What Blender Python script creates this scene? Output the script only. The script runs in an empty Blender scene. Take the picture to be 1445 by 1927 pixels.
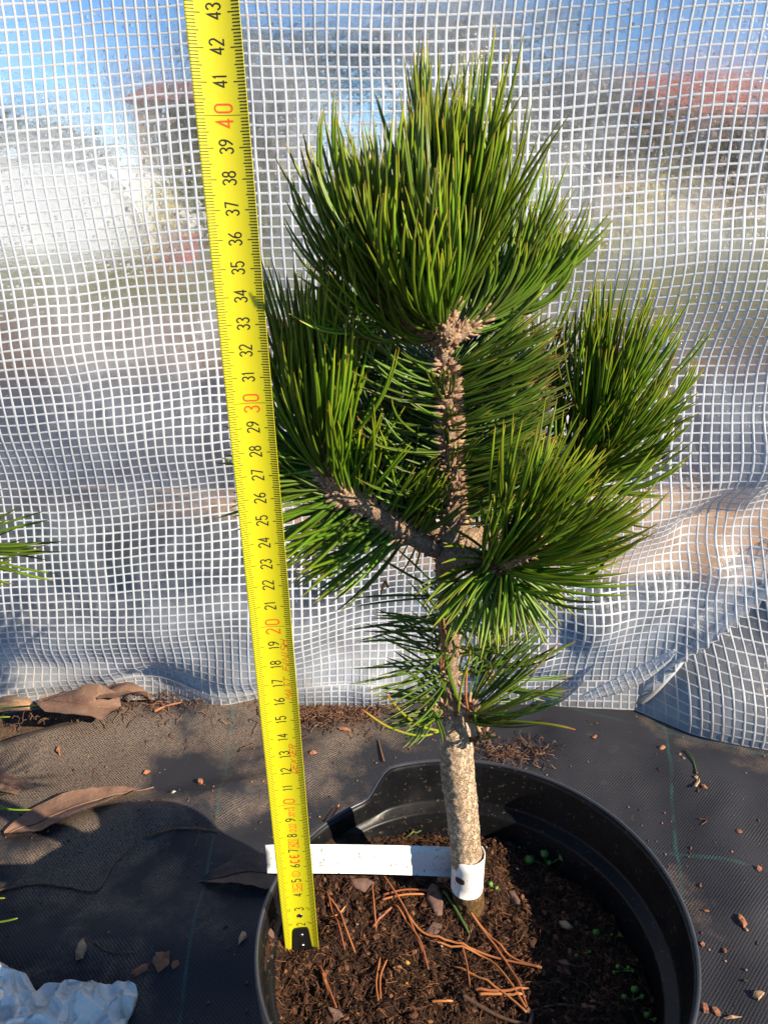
import bpy, math, random
import numpy as np
from mathutils import Vector, Matrix, noise
random.seed(7); rng = np.random.default_rng(7)
S = bpy.context.scene
COL = S.collection

# ---------------------------------------------------------------- camera, sky, sun, exposure
CAM_H = .515; PITCH = math.radians(22.17); F = 1445.0
ct, st = math.cos(PITCH), math.sin(PITCH)
cd = bpy.data.cameras.new("camera"); cam = bpy.data.objects.new("camera", cd); COL.objects.link(cam)
cam.location = (0, 0, CAM_H); cam.rotation_euler = (math.pi/2 - PITCH, 0, 0)
cd.sensor_fit = 'VERTICAL'; cd.sensor_height = 24; cd.lens = 24*F/1927
cd.clip_start = .01; cd.clip_end = 3000
S.camera = cam
SUN_AZ, SUN_EL = math.radians(60), math.radians(30)      # azimuth: to the right of straight behind the camera
sun_dir = Vector((math.sin(SUN_AZ)*math.cos(SUN_EL), -math.cos(SUN_AZ)*math.cos(SUN_EL), math.sin(SUN_EL)))
W = bpy.data.worlds.new("World"); S.world = W; W.use_nodes = True
wn = W.node_tree; wn.nodes.clear()
sky = wn.nodes.new('ShaderNodeTexSky'); sky.sky_type = 'NISHITA'; sky.sun_disc = False
sky.sun_elevation = SUN_EL; sky.sun_rotation = math.atan2(sun_dir.x, sun_dir.y)
sky.air_density = .7; sky.dust_density = .05; sky.ozone_density = 2
bg = wn.nodes.new('ShaderNodeBackground'); bg.inputs['Strength'].default_value = .095
wo = wn.nodes.new('ShaderNodeOutputWorld')
hsv = wn.nodes.new('ShaderNodeHueSaturation'); hsv.inputs['Saturation'].default_value = 1.22; hsv.inputs['Value'].default_value = 1.0
wn.links.new(sky.outputs[0], hsv.inputs['Color']); wn.links.new(hsv.outputs[0], bg.inputs[0]); wn.links.new(bg.outputs[0], wo.inputs[0])
sl = bpy.data.lights.new("sun", 'SUN'); sl.energy = 5.0; sl.angle = math.radians(.5); sl.color = (1, .87, .68)
so = bpy.data.objects.new("sun", sl); COL.objects.link(so)
so.rotation_euler = (-sun_dir).to_track_quat('-Z', 'Y').to_euler()
S.view_settings.view_transform = 'Standard'; S.view_settings.look = 'None'
S.view_settings.exposure = .88; S.view_settings.gamma = 1
S.cycles.use_denoising = True
S.cycles.max_bounces = 10; S.cycles.transparent_max_bounces = 16; S.cycles.caustics_reflective = False

# ---------------------------------------------------------------- helpers
def ray(px, py):
    u = (px-722.5)/F; v = (963.5-py)/F
    return Vector((u, ct + v*st, -st + v*ct))
def P(px, py, Y):
    """world point seen at photo pixel px,py at distance Y in front of the camera"""
    d = ray(px, py); return Vector((0, 0, CAM_H)) + d*(Y/d.y)
def G(px, py, z=0.0):
    d = ray(px, py); return Vector((0, 0, CAM_H)) + d*((z-CAM_H)/d.z)
def nz(x, y, z=0.0, f=1.0): return noise.noise(Vector((x*f, y*f, z*f)))
def fbm(x, y, z=0.0, f=1.0, o=4):
    return noise.fractal(Vector((x*f, y*f, z*f)), .9, 2.0, o)

def mk(name, verts, faces, mat=None, parent=None, smooth=True, attrs=None):
    me = bpy.data.meshes.new(name)
    me.from_pydata([tuple(v) for v in verts] if not isinstance(verts, np.ndarray) else verts.tolist(), [],
                   faces if not isinstance(faces, np.ndarray) else faces.tolist())
    if smooth: me.polygons.foreach_set('use_smooth', [True]*len(me.polygons))
    for k, vals in (attrs or {}).items():
        a = me.attributes.new(k, 'FLOAT', 'POINT'); a.data.foreach_set('value', np.asarray(vals, dtype=np.float32))
    me.update()
    if mat: me.materials.append(mat)
    o = bpy.data.objects.new(name, me); COL.objects.link(o)
    if parent is not None:
        o.parent = parent; o.matrix_parent_inverse = Matrix.Translation(-world_loc(parent))
    return o
def world_loc(o):
    v = Vector(o.location)
    if o.parent is not None and o.type == 'EMPTY': v += world_loc(o.parent)
    return v
def empty(name, loc):
    o = bpy.data.objects.new(name, None); COL.objects.link(o); o.location = loc; o.empty_display_size = .02; return o
def tag(o, label=None, cat=None, group=None, kind=None):
    if label: o['label'] = label
    if cat: o['category'] = cat
    if group: o['group'] = group
    if kind: o['kind'] = kind
    return o
class MB:
    def __init__(s): s.v = []; s.f = []; s.a = {}
    def add(s, v, f, **at):
        n = len(s.v); s.v += [tuple(p) for p in v]; s.f += [tuple(i+n for i in q) for q in f]
        for k, val in at.items():
            s.a.setdefault(k, []); s.a[k] += list(val) if hasattr(val, '__len__') else [val]*len(v)
    def build(s, name, mat, parent=None, smooth=True): return mk(name, s.v, s.f, mat, parent, smooth, s.a)
def frames(pts):
    pts = [Vector(p) for p in pts]; T = []
    for i in range(len(pts)):
        a = pts[max(0, i-1)]; b = pts[min(len(pts)-1, i+1)]; T.append((b-a).normalized())
    n = T[0].orthogonal().normalized(); out = []
    for t in T:
        n = (n - t*n.dot(t)).normalized(); out.append((t, n, t.cross(n)))
    return pts, out
def tube(mb, pts, rad, seg=6, flat=1.0, cap=True, **at):
    pts, fr = frames(pts); V = []; Fc = []
    if not hasattr(rad, '__len__'): rad = [rad]*len(pts)
    for p, (t, n, b), r in zip(pts, fr, rad):
        for k in range(seg):
            a = 2*math.pi*k/seg; V.append(p + n*(math.cos(a)*r) + b*(math.sin(a)*r*flat))
    for i in range(len(pts)-1):
        for k in range(seg):
            q = (k+1) % seg; Fc.append((i*seg+k, i*seg+q, (i+1)*seg+q, (i+1)*seg+k))
    if cap: Fc.append(tuple(range(seg-1, -1, -1))); Fc.append(tuple((len(pts)-1)*seg+k for k in range(seg)))
    mb.add(V, Fc, **at)
def catmull(pts, n=6):
    pts = [Vector(p) for p in pts]; out = []
    for i in range(len(pts)-1):
        p0 = pts[max(0, i-1)]; p1 = pts[i]; p2 = pts[i+1]; p3 = pts[min(len(pts)-1, i+2)]
        for k in range(n):
            t = k/n
            out.append(.5*((2*p1) + (p2-p0)*t + (2*p0-5*p1+4*p2-p3)*t*t + (3*p1-p0-3*p2+p3)*t**3))
    out.append(pts[-1]); return out

# ---------------------------------------------------------------- materials
class NT:
    def __init__(s, name):
        s.m = bpy.data.materials.new(name); s.m.use_nodes = True; s.t = s.m.node_tree; s.t.nodes.clear()
        s.out = s.t.nodes.new('ShaderNodeOutputMaterial')
    def n(s, typ, props=None, **inp):
        nd = s.t.nodes.new(typ)
        for k, v in (props or {}).items(): setattr(nd, k, v)
        for k, v in inp.items():
            k = k.replace('_', ' ')
            sock = nd.inputs[int(k[1:])] if k[0] == 'i' and k[1:].isdigit() else nd.inputs[k]
            if isinstance(v, bpy.types.NodeSocket): s.t.links.new(v, sock)
            elif isinstance(v, bpy.types.Node): s.t.links.new(v.outputs[0], sock)
            else: sock.default_value = v
        return nd
    def math(s, op, a, b=0.0, c=0.0):
        nd = s.n('ShaderNodeMath', {'operation': op})
        for i, v in enumerate((a, b, c)):
            if isinstance(v, bpy.types.NodeSocket): s.t.links.new(v, nd.inputs[i])
            elif isinstance(v, bpy.types.Node): s.t.links.new(v.outputs[0], nd.inputs[i])
            else: nd.inputs[i].default_value = v
        return nd.outputs[0]
    def mixc(s, fac, a, b):
        nd = s.n('ShaderNodeMix', {'data_type': 'RGBA'})
        for idx, v in ((0, fac), (6, a), (7, b)):
            if isinstance(v, bpy.types.NodeSocket): s.t.links.new(v, nd.inputs[idx])
            elif isinstance(v, bpy.types.Node): s.t.links.new(v.outputs[0], nd.inputs[idx])
            else: nd.inputs[idx].default_value = v if idx == 0 or len(v) == 4 else (*v, 1)
        return nd.outputs[2]
    def ramp(s, fac, stops, interp='LINEAR'):
        nd = s.n('ShaderNodeValToRGB', None, Fac=fac); cr = nd.color_ramp; cr.interpolation = interp
        while len(cr.elements) < len(stops): cr.elements.new(.5)
        for e, (p, c) in zip(cr.elements, stops): e.position = p; e.color = c if len(c) == 4 else (*c, 1)
        return nd.outputs[0]
    def coord(s, scale=(1, 1, 1)):
        tc = s.n('ShaderNodeTexCoord')
        mp = s.n('ShaderNodeMapping', None, Vector=tc.outputs['Object'], Scale=scale); return mp.outputs[0]
    def noise(s, vec, scale, detail=4, rough=.6, dist=0):
        return s.n('ShaderNodeTexNoise', None, Vector=vec, Scale=scale, Detail=detail, Roughness=rough, Distortion=dist).outputs['Fac']
    def bump(s, h, strength=.5, dist=.001, normal=None):
        nd = s.n('ShaderNodeBump', None, Height=h, Strength=strength, Distance=dist)
        if normal: s.t.links.new(normal, nd.inputs['Normal'])
        return nd.outputs[0]
    def done(s, sh): s.t.links.new(sh.outputs[0] if isinstance(sh, bpy.types.Node) else sh, s.out.inputs[0]); return s.m

def simple(name, col, rough=.6, vary=.25, vscale=200, bump=.3, bdist=.0004, metal=0, spec=.5, col2=None, cscale=None):
    t = NT(name); c = t.coord(); nf = t.noise(c, vscale, 5)
    c2 = col2 or tuple(x*(1-vary) for x in col)
    f = t.ramp(t.noise(c, cscale or vscale*.5, 4), [(.35, (0, 0, 0)), (.65, (1, 1, 1))])
    cc = t.mixc(f, col, c2)
    p = t.n('ShaderNodeBsdfPrincipled', None, Base_Color=cc, Roughness=rough, Metallic=metal, Normal=t.bump(nf, bump, bdist))
    p.inputs['Specular IOR Level'].default_value = spec
    return t.done(p)

def m_needle(name, ramp, rough=.38):
    t = NT(name)
    a = t.n('ShaderNodeAttribute', {'attribute_name': 'nt'}).outputs['Fac']
    r = t.n('ShaderNodeAttribute', {'attribute_name': 'nr'}).outputs['Fac']
    tip = t.math('ADD', a, t.math('MULTIPLY', t.math('SUBTRACT', r, .5), .05))
    base = t.ramp(tip, ramp)
    hs = t.n('ShaderNodeHueSaturation', None, Color=base,
             Hue=t.math('MULTIPLY_ADD', r, .035, .474), Saturation=1.0,
             Value=t.math('MULTIPLY_ADD', r, .85, .55))
    n = t.noise(t.coord(), 900, 2)
    p = t.n('ShaderNodeBsdfPrincipled', None, Base_Color=hs, Roughness=rough, Normal=t.bump(n, .15, .0003))
    p.inputs['Specular IOR Level'].default_value = .5
    tr = t.n('ShaderNodeBsdfTranslucent', None, Color=hs)
    return t.done(t.n('ShaderNodeMixShader', None, i0=.22, i1=p, i2=tr))
GREEN = m_needle('pine_needle_green', [(0, (.30, .20, .07)), (.05, (.10, .19, .02)), (.3, (.10, .195, .010)), (.8, (.135, .235, .010)), (.95, (.27, .32, .014)), (1, (.40, .28, .03))])
GREENO = m_needle('pine_needle_old', [(0, (.26, .18, .07)), (.08, (.080, .16, .012)), (.8, (.095, .175, .012)), (.95, (.17, .21, .02)), (1, (.40, .17, .04))])
YEL = m_needle('pine_needle_yellow', [(0, (.35, .33, .03)), (.5, (.22, .27, .02)), (.88, (.32, .24, .03)), (.96, (.42, .13, .03)), (1, (.3, .06, .03))])
DEAD = m_needle('pine_needle_dead', [(0, (.16, .08, .04)), (.1, (.46, .17, .06)), (.9, (.50, .20, .07)), (1, (.14, .06, .03))], .45)

def m_bark(name, a, b, dark, scale, moss=False):
    t = NT(name); c = t.coord()
    n1 = t.noise(c, scale, 6, .65, .6); n2 = t.noise(c, scale*5, 6, .75)
    wv = t.n('ShaderNodeVectorMath', {'operation': 'ADD'}, i0=t.coord((1, 1, .5)), i1=t.n('ShaderNodeVectorMath', {'operation': 'SCALE'}, i0=t.n('ShaderNodeTexNoise', None, Vector=c, Scale=scale*3, Detail=3).outputs['Color'], Scale=.006).outputs[0]).outputs[0]
    v = t.n('ShaderNodeTexVoronoi', {'feature': 'DISTANCE_TO_EDGE'}, Vector=wv, Scale=scale*2.4).outputs['Distance']
    col = t.mixc(t.ramp(n1, [(.38, (0, 0, 0)), (.62, (1, 1, 1))]), a, b)
    crack = t.ramp(t.math('MULTIPLY', v, n2), [(.0, (1, 1, 1)), (.05, (0, 0, 0))])
    col = t.mixc(t.math('MULTIPLY', crack, .42), col, dark)
    col = t.mixc(t.ramp(n2, [(.62, (0, 0, 0)), (.74, (.3, .3, .3))]), col, dark)
    if moss:
        z = t.n('ShaderNodeSeparateXYZ', None, Vector=t.coord()).outputs['Z']
        ms = t.ramp(t.math('ADD', z, t.math('MULTIPLY', n1, .012)), [(.158, (1, 1, 1)), (.170, (0, 0, 0))])
        col = t.mixc(ms, col, (.16, .085, .025))
    h = t.math('ADD', t.math('MULTIPLY', n2, .7), t.math('MULTIPLY', t.ramp(v, [(0, (0, 0, 0)), (.12, (1, 1, 1))]), .8))
    p = t.n('ShaderNodeBsdfPrincipled', None, Base_Color=col, Roughness=.85, Normal=t.bump(h, 1, .0011))
    return t.done(p)
BARK = m_bark('old_bark', (.72, .52, .34), (.52, .35, .21), (.07, .045, .028), 150, True)
TWIG = m_bark('young_bark', (.60, .41, .26), (.40, .26, .16), (.06, .035, .025), 260)
SCALE = simple('bud_scale', (.52, .33, .20), .8, .5, 500, .6, .0005, col2=(.2, .11, .07))
BUD = simple('dark_bud', (.12, .06, .035), .8, .4, 500, .6, .0005)
BLACK = None
def m_pot():
    t = NT('pot_plastic'); c = t.coord()
    spk = t.ramp(t.noise(c, 420, 3, .7), [(.63, (0, 0, 0)), (.68, (1, 1, 1))])
    dust = t.ramp(t.noise(c, 40, 4), [(.45, (0, 0, 0)), (.75, (.45, .45, .45))])
    col = t.mixc(dust, (.006, .0063, .0075), (.020, .019, .019))
    col = t.mixc(t.math('MULTIPLY', spk, .8), col, (.14, .09, .055))
    p = t.n('ShaderNodeBsdfPrincipled', None, Base_Color=col, Roughness=t.math('MULTIPLY_ADD', dust, .5, .33),
            Normal=t.bump(t.noise(c, 900, 3), .12, .0003))
    p.inputs['Specular IOR Level'].default_value = .22
    return t.done(p)
POT = m_pot()
YELLOW = simple('tape_yellow', (.62, .57, .012), .42, .03, 60, .05, .0001)
INK = simple('black_ink', (.012, .010, .008), .6, .1, 100, 0, .0001)
TICK = simple('tick_ink', (.03, .028, .006), .6, .1, 100, 0, .0001)
RED = simple('red_ink', (.80, .09, .01), .6, .1, 100, 0, .0001)
HOOKM = simple('black_metal', (.012, .012, .013), .35, .2, 300, .1, .0002, 0)
METAL = simple('steel', (.55, .55, .52), .25, .2, 400, .1, .0002, 1)
def m_label():
    t = NT('white_label_plastic'); c = t.coord()
    sp = t.ramp(t.noise(t.coord((1, 1, .6)), 620, 3, .6), [(.635, (0, 0, 0)), (.67, (1, 1, 1))])
    sp2 = t.ramp(t.noise(c, 130, 5, .7), [(.60, (0, 0, 0)), (.75, (.5, .5, .5))])
    col = t.mixc(t.math('MULTIPLY', sp, .85), t.mixc(sp2, (.84, .83, .77), (.60, .58, .46)), (.07, .055, .03))
    p = t.n('ShaderNodeBsdfPrincipled', None, Base_Color=col, Roughness=.35, Normal=t.bump(t.noise(c, 60, 2), .1, .001))
    return t.done(p)
LABEL = m_label()

def m_soil():
    t = NT('peat_soil'); c = t.coord()
    n1 = t.noise(c, 60, 6, .7); n2 = t.noise(c, 700, 5, .75, .5)
    col = t.ramp(n2, [(.30, (.010, .006, .004)), (.5, (.040, .021, .013)), (.62, (.085, .042, .024)), (.75, (.15, .075, .04))])
    col = t.mixc(t.ramp(n1, [(.4, (0, 0, 0)), (.65, (.5, .5, .5))]), col, (.025, .014, .010))
    p = t.n('ShaderNodeBsdfPrincipled', None, Base_Color=col, Roughness=.95, Normal=t.bump(n2, 1, .0016))
    p.inputs['Specular IOR Level'].default_value = .2
    return t.done(p)
SOIL = m_soil()
CRUMB = None
def m_crumb(name, ramp, rough=.9):
    t = NT(name); r = t.n('ShaderNodeAttribute', {'attribute_name': 'nr'}).outputs['Fac']
    c = t.coord(); n = t.noise(c, 900, 4)
    base = t.ramp(r, ramp)
    col = t.n('ShaderNodeHueSaturation', None, Color=base, Value=t.math('MULTIPLY_ADD', n, 1.2, .4))
    p = t.n('ShaderNodeBsdfPrincipled', None, Base_Color=col, Roughness=rough, Normal=t.bump(n, .8, .0006))
    p.inputs['Specular IOR Level'].default_value = .2
    return t.done(p)
CRUMB = m_crumb('peat_crumbs', [(0, (.020, .010, .006)), (.45, (.055, .026, .015)), (.75, (.13, .058, .030)), (.93, (.24, .11, .05)), (1, (.36, .24, .14))])
CHIP = simple('wood_chip', (.42, .17, .08), .8, .5, 300, .7, .0008, col2=(.22, .08, .04))
CHIPB = simple('pale_chip', (.52, .34, .19), .8, .5, 300, .7, .0008, col2=(.3, .17, .09))
BARKC = simple('bark_chip', (.17, .095, .07), .85, .5, 250, .9, .001, col2=(.10, .055, .042))
PERL = simple('perlite', (.75, .70, .58), .8, .4, 600, .6, .0005)
LEAFM = None
def m_leaf(name, a, b, c3):
    t = NT(name); c = t.coord(); n = t.noise(c, 35, 6, .65, .5); n2 = t.noise(c, 300, 4)
    col = t.ramp(n, [(.3, c3), (.48, b), (.68, a)])
    p = t.n('ShaderNodeBsdfPrincipled', None, Base_Color=col, Roughness=.65, Normal=t.bump(t.math('ADD', t.math('MULTIPLY', n, 1.5), n2), .7, .0012))
    return t.done(p)
LEAF = m_leaf('dead_leaf', (.27, .155, .10), (.19, .105, .068), (.09, .045, .03))
LEAFD = m_leaf('dark_dead_leaf', (.16, .085, .055), (.11, .058, .04), (.05, .028, .02))
LEAFG = m_leaf('seedling_green', (.18, .36, .05), (.13, .28, .04), (.09, .20, .03))

# ---------------------------------------------------------------- ground
def m_fabric(lines_v, lines_h):
    t = NT('weed_fabric'); c = t.coord()
    sx = t.n('ShaderNodeSeparateXYZ', None, Vector=c); X, Y = sx.outputs['X'], sx.outputs['Y']
    k = 2*math.pi/.0030
    w1 = t.math('SINE', t.math('MULTIPLY', X, k)); w2 = t.math('SINE', t.math('MULTIPLY', Y, k*1.0))
    weave = t.math('MULTIPLY_ADD', t.math('MULTIPLY', w1, w2), .5, .5)
    wv_ = t.ramp(t.noise(c, 22, 3), [(.35, (.15, .15, .15)), (.65, (1, 1, 1))]); weave = t.math('MULTIPLY_ADD', t.math('SUBTRACT', weave, .5), wv_, .5)
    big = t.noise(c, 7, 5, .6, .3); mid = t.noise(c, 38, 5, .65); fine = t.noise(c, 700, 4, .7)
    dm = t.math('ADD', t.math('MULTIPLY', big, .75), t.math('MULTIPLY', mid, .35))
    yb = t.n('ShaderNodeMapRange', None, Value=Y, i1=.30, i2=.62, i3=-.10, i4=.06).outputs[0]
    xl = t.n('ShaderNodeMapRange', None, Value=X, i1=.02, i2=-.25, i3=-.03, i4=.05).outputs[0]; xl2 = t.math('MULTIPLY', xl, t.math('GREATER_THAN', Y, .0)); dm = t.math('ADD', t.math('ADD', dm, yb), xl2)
    for (px_, py_, r_, a_) in ((150, 1400, .075, .13), (215, 1425, .05, .08), (440, 1385, .045, .13), (500, 1360, .04, .08), (330, 1440, .035, -.12), (60, 1470, .05, .10), (180, 1560, .04, .06), (640, 1400, .04, .10), (1420, 1440, .04, .07), (1300, 1500, .06, -.04), (1150, 1480, .06, -.05), (1000, 1360, .06, -.12), (1200, 1380, .04, -.06), (150, 1700, .06, .05)):  # sunlit patches painted in as extra dust; negative blobs leave it darker
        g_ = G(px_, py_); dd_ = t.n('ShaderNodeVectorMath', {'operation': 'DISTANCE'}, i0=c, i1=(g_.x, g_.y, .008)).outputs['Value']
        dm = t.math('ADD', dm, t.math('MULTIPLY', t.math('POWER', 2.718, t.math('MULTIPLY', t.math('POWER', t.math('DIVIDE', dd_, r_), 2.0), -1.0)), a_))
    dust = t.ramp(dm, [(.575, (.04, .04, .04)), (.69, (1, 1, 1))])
    dust_lit = t.math('MULTIPLY', dust, t.ramp(t.math('ADD', t.math('MULTIPLY', weave, .30), t.math('MULTIPLY', fine, .8)), [(.42, (0, 0, 0)), (.68, (1, 1, 1))]))
    col = t.mixc(weave, (.010, .011, .015), (.030, .031, .040))
    col = t.mixc(t.math('MULTIPLY', dust_lit, .9), col, (.23, .165, .115))
    spk = t.ramp(t.noise(c, 260, 3, .6), [(.70, (0, 0, 0)), (.73, (1, 1, 1))])
    col = t.mixc(t.math('MULTIPLY', spk, .7), col, (.16, .09, .06))
    wob = t.math('MULTIPLY', t.math('SUBTRACT', t.noise(c, 9, 2), .5), .012)
    mask = None
    for (a, b, wd) in lines_v:      # x = a + b*y
        d = t.math('ABSOLUTE', t.math('SUBTRACT', t.math('ADD', X, wob), t.math('MULTIPLY_ADD', Y, b, a)))
        zig = t.math('ABSOLUTE', t.math('SUBTRACT', d, t.math('MULTIPLY', t.math('ABSOLUTE', t.math('SINE', t.math('MULTIPLY', Y, 900))), wd*.7)))
        mk_ = t.math('LESS_THAN', zig, wd*.55)
        mask = mk_ if mask is None else t.math('MAXIMUM', mask, mk_)
    for (a, b, wd, x0) in lines_h:      # y = a + b*x, from x0 on
        d = t.math('ABSOLUTE', t.math('SUBTRACT', t.math('ADD', Y, wob), t.math('MULTIPLY_ADD', X, b, a)))
        on = t.math('MULTIPLY', t.math('LESS_THAN', d, wd), t.math('GREATER_THAN', t.math('SINE', t.math('MULTIPLY', t.math('ADD', X, d), 2200)), -.2))
        on = t.math('MULTIPLY', on, t.math('GREATER_THAN', X, x0)); mask = t.math('MAXIMUM', mask, on)
    mask = t.math('MULTIPLY', mask, t.ramp(mid, [(.4, (.42, .42, .42)), (.6, (.03, .03, .03))]))
    col = t.mixc(mask, col, (.03, .17, .14))
    p = t.n('ShaderNodeBsdfPrincipled', None, Base_Color=col, Roughness=.62,
            Normal=t.bump(t.math('ADD', weave, t.math('MULTIPLY', fine, .6)), .8, .0007))
    p.inputs['Specular IOR Level'].default_value = .35
    return t.done(p)
a1, a2 = G(1262, 1500), G(1281, 1720); a3, a4 = G(432, 1420), G(345, 1900); h1, h2 = G(1120, 1585), G(1420, 1650); h3, h4 = G(1000, 1322), G(1400, 1415)
def ln(p, q): b = (q.x-p.x)/(q.y-p.y); return (p.x-b*p.y, b)
def lh(p, q): b = (q.y-p.y)/(q.x-p.x); return (p.y-b*p.x, b)
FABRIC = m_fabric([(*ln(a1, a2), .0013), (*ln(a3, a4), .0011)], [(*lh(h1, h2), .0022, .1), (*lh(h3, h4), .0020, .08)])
def gauss_ridge(x, y, A, B, w, amp):
    ax, ay = A.x, A.y; dx, dy = B.x-ax, B.y-ay; L2 = dx*dx+dy*dy
    t = max(0, min(1, ((x-ax)*dx+(y-ay)*dy)/L2)); d2 = (x-ax-t*dx)**2+(y-ay-t*dy)**2
    return amp*math.exp(-d2/(w*w))
RID = [(G(-50, 1850), G(500, 1790), .03, .008), (G(300, 1560), G(470, 1640), .02, .007), (G(1060, 1420), G(1445, 1500), .03, .007), (G(1340, 1550), G(1445, 1900), .03, .006), (G(-150, 1440), G(470, 1330), .035, .016), (G(150, 1560), G(560, 1470), .018, .007), (G(-50, 1640), G(420, 1530), .022, .008),
       (G(0, 1800), G(500, 1700), .03, .006), (G(560, 1460), G(640, 1380), .02, .006), (G(1300, 1480), G(1445, 1560), .03, .006), (G(1310, 1760), G(1500, 1700), .02, .004),
       (G(1050, 1390), G(1250, 1440), .02, .005), (G(-80, 1380), G(240, 1345), .018, .010)]
def fab_h(x, y):
    h = .004*nz(x, y, 0, 5) + .0025*nz(x+3, y, 0, 16) + .001*nz(x, y, 4, 45)
    for r in RID: h += gauss_ridge(x, y, *r)
    r = math.hypot(x-.0417, y-.2835)
    k = max(0, min(1, (r-.10)/.05)); h *= k
    return h + .003
E0, E1, E2 = G(0, 1412), G(285, 1335), G(420, 1322)
def edge_y(x):
    if x < E0.x: return E0.y + (x-E0.x)*.15
    if x < E1.x: return E0.y + (E1.y-E0.y)*(x-E0.x)/(E1.x-E0.x)
    if x < E2.x: return E1.y + (E2.y-E1.y)*(x-E1.x)/(E2.x-E1.x)
    return E2.y + min(.16, (x-E2.x)*1.2)
def build_fabric():
    xs = np.concatenate([np.linspace(-1.5, -.5, 30, endpoint=False), np.linspace(-.5, .6, 300, endpoint=False), np.linspace(.6, 1.5, 30)])
    ts = np.concatenate([np.linspace(0, .45, 30, endpoint=False), np.linspace(.45, 1, 220)])
    V = []; nxx, ny = len(xs), len(ts)
    for t in ts:
        for x in xs:
            ye = edge_y(x); y = -.7 + (ye+.7)*t + .004*nz(x, 0, 0, 20)*t
            z = fab_h(x, y)
            if t > .985 and x < E2.x+.1: z -= (t-.985)/.015*.009
            V.append((x, y, z))
    Fc = [(j*nxx+i, j*nxx+i+1, (j+1)*nxx+i+1, (j+1)*nxx+i) for j in range(ny-1) for i in range(nxx-1)]
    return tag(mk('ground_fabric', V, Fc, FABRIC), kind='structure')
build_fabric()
def m_outer():
    t = NT('outer_soil'); c = t.coord()
    Y = t.n('ShaderNodeSeparateXYZ', None, Vector=c).outputs['Y']
    n = t.noise(c, 3, 6, .65, .6); n2 = t.noise(c, 90, 6, .75)
    col = t.ramp(t.math('ADD', t.math('MULTIPLY', n, .5), t.math('MULTIPLY', n2, .5)), [(.36, (.05, .032, .022)), (.5, (.20, .12, .075)), (.64, (.42, .26, .15))])
    g = t.n('ShaderNodeMapRange', None, Value=t.math('ADD', Y, t.math('MULTIPLY', n, 1.5)), i1=4.2, i2=5.4, i3=0., i4=1.).outputs[0]
    grass = t.mixc(n2, (.10, .12, .03), (.30, .27, .10))
    col = t.mixc(g, col, grass)
    p = t.n('ShaderNodeBsdfPrincipled', None, Base_Color=col, Roughness=.95, Normal=t.bump(n2, 1, .02))
    return t.done(p)
def build_outer():
    xs = [-400, -60, -20, -8, -4]+list(np.linspace(-2, 2, 60))+[4, 8, 20, 60, 400]
    ys = [-40, -8, -2, 0]+list(np.linspace(.4, 3.4, 60))+[4, 5, 6, 8, 12, 20, 60, 600]
    V = [(x, y, -.006 + (.012*nz(x, y, 0, 6)*min(1, max(0, (y-.8)*3)) if y < 4 and abs(x) < 2.1 else 0)) for y in ys for x in xs]; n = len(xs)
    return tag(mk('ground', V, [(j*n+i, j*n+i+1, (j+1)*n+i+1, (j+1)*n+i) for j in range(len(ys)-1) for i in range(n-1)], m_outer()), kind='structure')
build_outer()

# ---------------------------------------------------------------- plastic curtain
YC = .70
def m_film(name='clear_film', milky=.10, drops=True):
    t = NT(name); c = t.coord()
    n1 = t.noise(c, 55, 3, .5, .4); n2 = t.noise(c, 200, 4, .7, .8)
    h = t.math('ADD', n1, t.math('MULTIPLY', n2, .75))
    if drops:
        z = t.n('ShaderNodeSeparateXYZ', None, Vector=c).outputs['Z']
        vo = t.n('ShaderNodeTexVoronoi', {'feature': 'F1'}, Vector=c, Scale=170, Randomness=1)
        sz = t.math('MULTIPLY', t.n('ShaderNodeSeparateColor', None, Color=vo.outputs['Color']).outputs[0], .42)
        dome = t.math('MAXIMUM', t.math('SUBTRACT', sz, vo.outputs['Distance']), 0)
        zone = t.n('ShaderNodeMapRange', None, Value=t.math('ADD', z, t.math('MULTIPLY', n1, .2)), i1=.30, i2=.52, i3=0., i4=5.).outputs[0]
        h = t.math('ADD', h, t.math('MULTIPLY', dome, zone))
    nrm = t.bump(h, .8, .0022)
    fog_and_sunlight = t.ramp(t.noise(c, 9, 5, .65, .6), [(.42, (.08, .08, .08)), (.70, (1, 1, 1))])
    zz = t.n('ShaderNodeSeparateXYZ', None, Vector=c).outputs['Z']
    foot = t.n('ShaderNodeMapRange', None, Value=t.math('ADD', zz, t.math('MULTIPLY', n1, .10)), i1=.20, i2=.06, i3=0., i4=1.1).outputs[0]  # whiter near the foot: sun on the low film put into its colour
    fog_and_sunlight = t.math('ADD', fog_and_sunlight, foot)
    tr = t.n('ShaderNodeBsdfTransparent', None, Color=(.93, .95, .97, 1))
    rf = t.n('ShaderNodeBsdfRefraction', {'distribution': 'GGX'}, Color=(.95, .97, 1, 1), Roughness=.20, IOR=1.10, Normal=nrm)
    m1 = t.n('ShaderNodeMixShader', None, i0=.68, i1=tr, i2=rf)
    df = t.n('ShaderNodeBsdfDiffuse', None, Color=(.80, .83, .88, 1)); tl = t.n('ShaderNodeBsdfTranslucent', None, Color=(.80, .83, .88, 1))
    wd = t.n('ShaderNodeMixShader', None, i0=.5, i1=df, i2=tl)
    m2 = t.n('ShaderNodeMixShader', None, i0=t.math('MULTIPLY', fog_and_sunlight, milky), i1=m1, i2=wd)
    gl = t.n('ShaderNodeBsdfGlossy', None, Color=(1, 1, 1, 1), Roughness=.14, Normal=nrm)
    fr = t.n('ShaderNodeFresnel', None, IOR=1.35, Normal=nrm)
    return t.done(t.n('ShaderNodeMixShader', None, i0=fr, i1=m2, i2=gl))
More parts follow.
